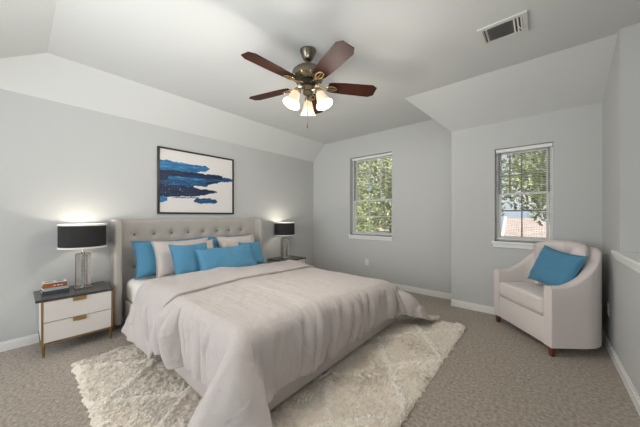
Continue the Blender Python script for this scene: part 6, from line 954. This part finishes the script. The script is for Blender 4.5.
# ------------------------------------------------------------------ armchair
ch = thing('armchair', 'pale upholstered barrel armchair with brown wooden legs by the right-hand window', 'armchair', (-.178, 3.365, 0), R(-52))
HWd, YS, RB = .405, .295, .34    # half width, straight part of the sides, depth of the rounded back
def outline(s, off):
    """s in -1..1 along the U from front left to front right; off = inset"""
    a = HWd-off; bb = RB-off
    Ls = YS; tot = Ls+.5*PI*.372
    d = (1-abs(s))*tot             # distance from the front
    sg = -1 if s < 0 else 1
    if d < Ls: return Vector((sg*a, d, 0))
    th = (d-Ls)/(tot-Ls)*PI/2
    return Vector((sg*a*math.cos(th), YS+bb*math.sin(th), 0))
def sstep(t): t = min(1, max(0, t)); return t*t*(3-2*t)
def shell(bm, s0, s1, N, off0, off1, zb, top, rnd_):
    loops = []
    for k in range(N+1):
        s = s0+(s1-s0)*k/N
        o, i_ = outline(s, off0), outline(s, off1); zt = top(s); th = (o-i_).length; sec = []
        sec.append(o+Vector((0, 0, zb)))
        for q in range(1, 4): sec.append(o+Vector((0, 0, zb+(zt-rnd_-zb)*q/3)))
        for q in range(1, 8):
            a = PI*q/8; m = o.lerp(i_, .5-.5*math.cos(a)); sec.append(m+Vector((0, 0, zt-rnd_+rnd_*math.sin(a)**.8)))
        for q in range(3, -1, -1): sec.append(i_+Vector((0, 0, zb+(zt-rnd_-zb)*q/3)))
        loops.append([bm.verts.new(v) for v in sec])
    for a, b in zip(loops, loops[1:]):
        n = len(a)
        for i in range(n): bm.faces.new((a[i], a[(i+1) % n], b[(i+1) % n], b[i]))
    bm.faces.new(loops[0]); bm.faces.new(loops[-1][::-1]); return bm
def arm_top(s):
    d = (1-abs(s)); return .622+.325*sstep((d-.10)/.66)
b = nb(); shell(b, -1, 1, 64, 0, .088, .085, arm_top, .022); build('arms_and_back', b, CHAIRF, ch, 50)
def cush_top(s): return .990-.06*(abs(s)/.52)**4
b = nb(); shell(b, -.52, .52, 40, .080, .20, .44, cush_top, .055); build('back_cushion', b, CHAIRF, ch, 60)
b = nb(); box(b, -.316, .316, .004, .33, .085, .328, .008, 2); build('front_rail', b, CHAIRF, ch, 40)
b = nb()
box(b, -.313, .313, -.012, .46, .345, .492, .03, 5)
bmesh.ops.subdivide_edges(b, edges=[e for e in b.edges if e.calc_length() > .15], cuts=8, use_grid_fill=True)
for v in b.verts:
    if v.co.z > .45: v.co.z += .02*max(0, 1-(v.co.x/.30)**2)*max(0, 1-((v.co.y-.19)/.24)**2)
    if v.co.y > .2:
        lim = .314*math.sqrt(max(.02, 1-(max(0, v.co.y-.28)/.28)**2)); v.co.x = max(-lim, min(lim, v.co.x))
sc_ = build('seat_cushion', b, CHAIRF, ch, 50)
b = nb()
for z in (.352, .470):
    tube(b, [(-.307, .10, z), (-.307, -.004, z), (-.294, -.0135, z), (.294, -.0135, z), (.307, -.004, z), (.307, .10, z)], .0045, 6)
build('piping', b, CHAIRF, sc_, 60)
for (x, y) in ((-.37, .03), (.37, .03), (-.24, .48), (.24, .48)):
    b = nb(); box(b, -.022, .022, -.022, .022, 0, .09, .003)
    for v in b.verts:
        if v.co.z < .04: v.co.x *= .7; v.co.y *= .7
        v.co.x += x; v.co.y += y
    build('leg', b, LEGW, ch)
cp = pillow(.49, .40, .13, (0, 0, 0), 0, 0, 0, BLUE, 21, 'square blue pillow leaning back in the pale armchair')
mw = Matrix.Translation((-.178, 3.365, 0)) @ Matrix.Rotation(R(-52), 4, 'Z')
cp.matrix_world = mw @ Matrix.Translation((.075, .205, .540)) @ Matrix.Rotation(R(-22), 4, 'X') @ Matrix.Rotation(R(6), 4, 'Y')

# ------------------------------------------------------------------ outside
GZ = -2.9
bm = nb(); box(bm, -60, 60, D1+1, 90, GZ-.2, GZ); o = build('ground', bm, GRASS); struct(o, 'lawn outside the windows')
def tree(x, y, hgt, cr, label, m, seed, nl=2600, low=.25, leaf=.10):
    t = thing('tree', label, 'tree', (x, y, GZ), 0, 'trees outside the windows')
    rnd = random.Random(seed)
    b = nb(); tube(b, [(0, 0, 0), (.05, .03, hgt*.3), (-.04, .02, hgt*.6), (0, 0, hgt*.85)], .16, 10, taper=[1.2, .9, .6, .25]); tk = build('trunk', b, BARK, t, 60)
    b = nb()
    for k in range(7):
        a = rnd.uniform(0, 2*PI); z = hgt*rnd.uniform(.3, .7); l = cr*rnd.uniform(.5, .8)
        tube(b, [(0, 0, z), (l*.5*math.cos(a), l*.5*math.sin(a), z+.3*l), (l*math.cos(a), l*math.sin(a), z+.7*l)], .05, 6, taper=[1, .7, .3])
    build('branches', b, BARK, tk, 60)
    b = nb(); clumps = []
    for k in range(34):
        while 1:
            p = Vector((rnd.uniform(-1, 1), rnd.uniform(-1, 1), rnd.uniform(-1, 1)))
            if p.length < 1: break
        clumps.append((Vector((p.x*cr*.8, p.y*cr*.8, hgt*(low+1)/2+p.z*hgt*(1-low)/2*.9)), cr*rnd.uniform(.25, .45)))
    for k in range(nl):
        c, r = rnd.choice(clumps); d = Vector((rnd.gauss(0, 1), rnd.gauss(0, 1), rnd.gauss(0, 1))).normalized()*r*rnd.uniform(.5, 1)
        p = c+d; u = Vector((rnd.gauss(0, 1), rnd.gauss(0, 1), rnd.gauss(0, 1))).normalized(); w = u.orthogonal().normalized(); s = leaf*rnd.uniform(.6, 1.3)
        b.faces.new([b.verts.new(p+u*s), b.verts.new(p+w*s*.5), b.verts.new(p-u*s), b.verts.new(p-w*s*.5)])
    build('crown', b, m, t)
    return t
tree(-7.4, 9.6, 8.0, 2.2, 'bushy tree filling the left window, on its left side', LEAF, 1, 12000, leaf=.075)
tree(-6.0, 15.5, 8.2, 2.6, 'paler tree on the right side of the left window', LEAF3, 2, 9000, leaf=.12)
tree(-11.2, 18.0, 10.0, 3.4, 'tall pale tree behind the others in the left window', LEAF3, 3, 9000, leaf=.15)
tree(.7, 9.2, 8.2, 2.1, 'leafy tree on the right side of the window behind the armchair', LEAF, 4, 6000, low=.43, leaf=.085)
tree(-2.6, 12.6, 7.0, 1.4, 'darker tree on the left side of the window behind the armchair', LEAF2, 5, 4500, low=.38)
tree(1.8, 21.5, 9.6, 3.4, 'distant pale tree rising behind the neighbour roof', LEAF3, 6, 4500, low=.35)
# neighbouring house with a shingled roof
hs = thing('house', 'neighbouring house with pale pinkish shingled roof beyond the right-hand window', 'house', (1.7, 14.0, GZ))
b = nb(); box(b, -2.6, 4, -1.9, 3, 0, 2.6); build('siding_wall', b, SIDING, hs)
b = nb(); prism(b, [(-2.3, 2.45), (.6, 4.05), (3.4, 2.45), (3.4, 2.35), (.6, 3.93), (-2.3, 2.35)], 0, -2.9, 4.3); rf = build('roof', b, ROOF, hs)
b = nb(); prism(b, [(-2.34, 2.5), (.6, 4.12), (.6, 3.92), (-2.34, 2.3)], 0, -2.98, -2.9); prism(b, [(-2.36, 2.3), (-2.3, 2.3), (-2.3, 2.48), (-2.36, 2.48)], 0, -2.98, 4.3); build('white_fascia', b, TRIM, rf)
b = nb(); box(b, -1.4, -.4, -1.93, -1.89, .9, 2.1); build('house_window', b, GLASSD, hs)
hs2 = thing('house', 'far pale house glimpsed low in the left window', 'house', (-8.6, 20.5, GZ))
b = nb(); box(b, -2.4, 2.6, 0, 4, 0, 2.9); build('siding_wall', b, SIDING, hs2)
b = nb(); prism(b, [(-.4, 2.85), (2, 4.3), (4.4, 2.85)], 0, -2.6, 2.8); build('roof', b, ROOF, hs2)
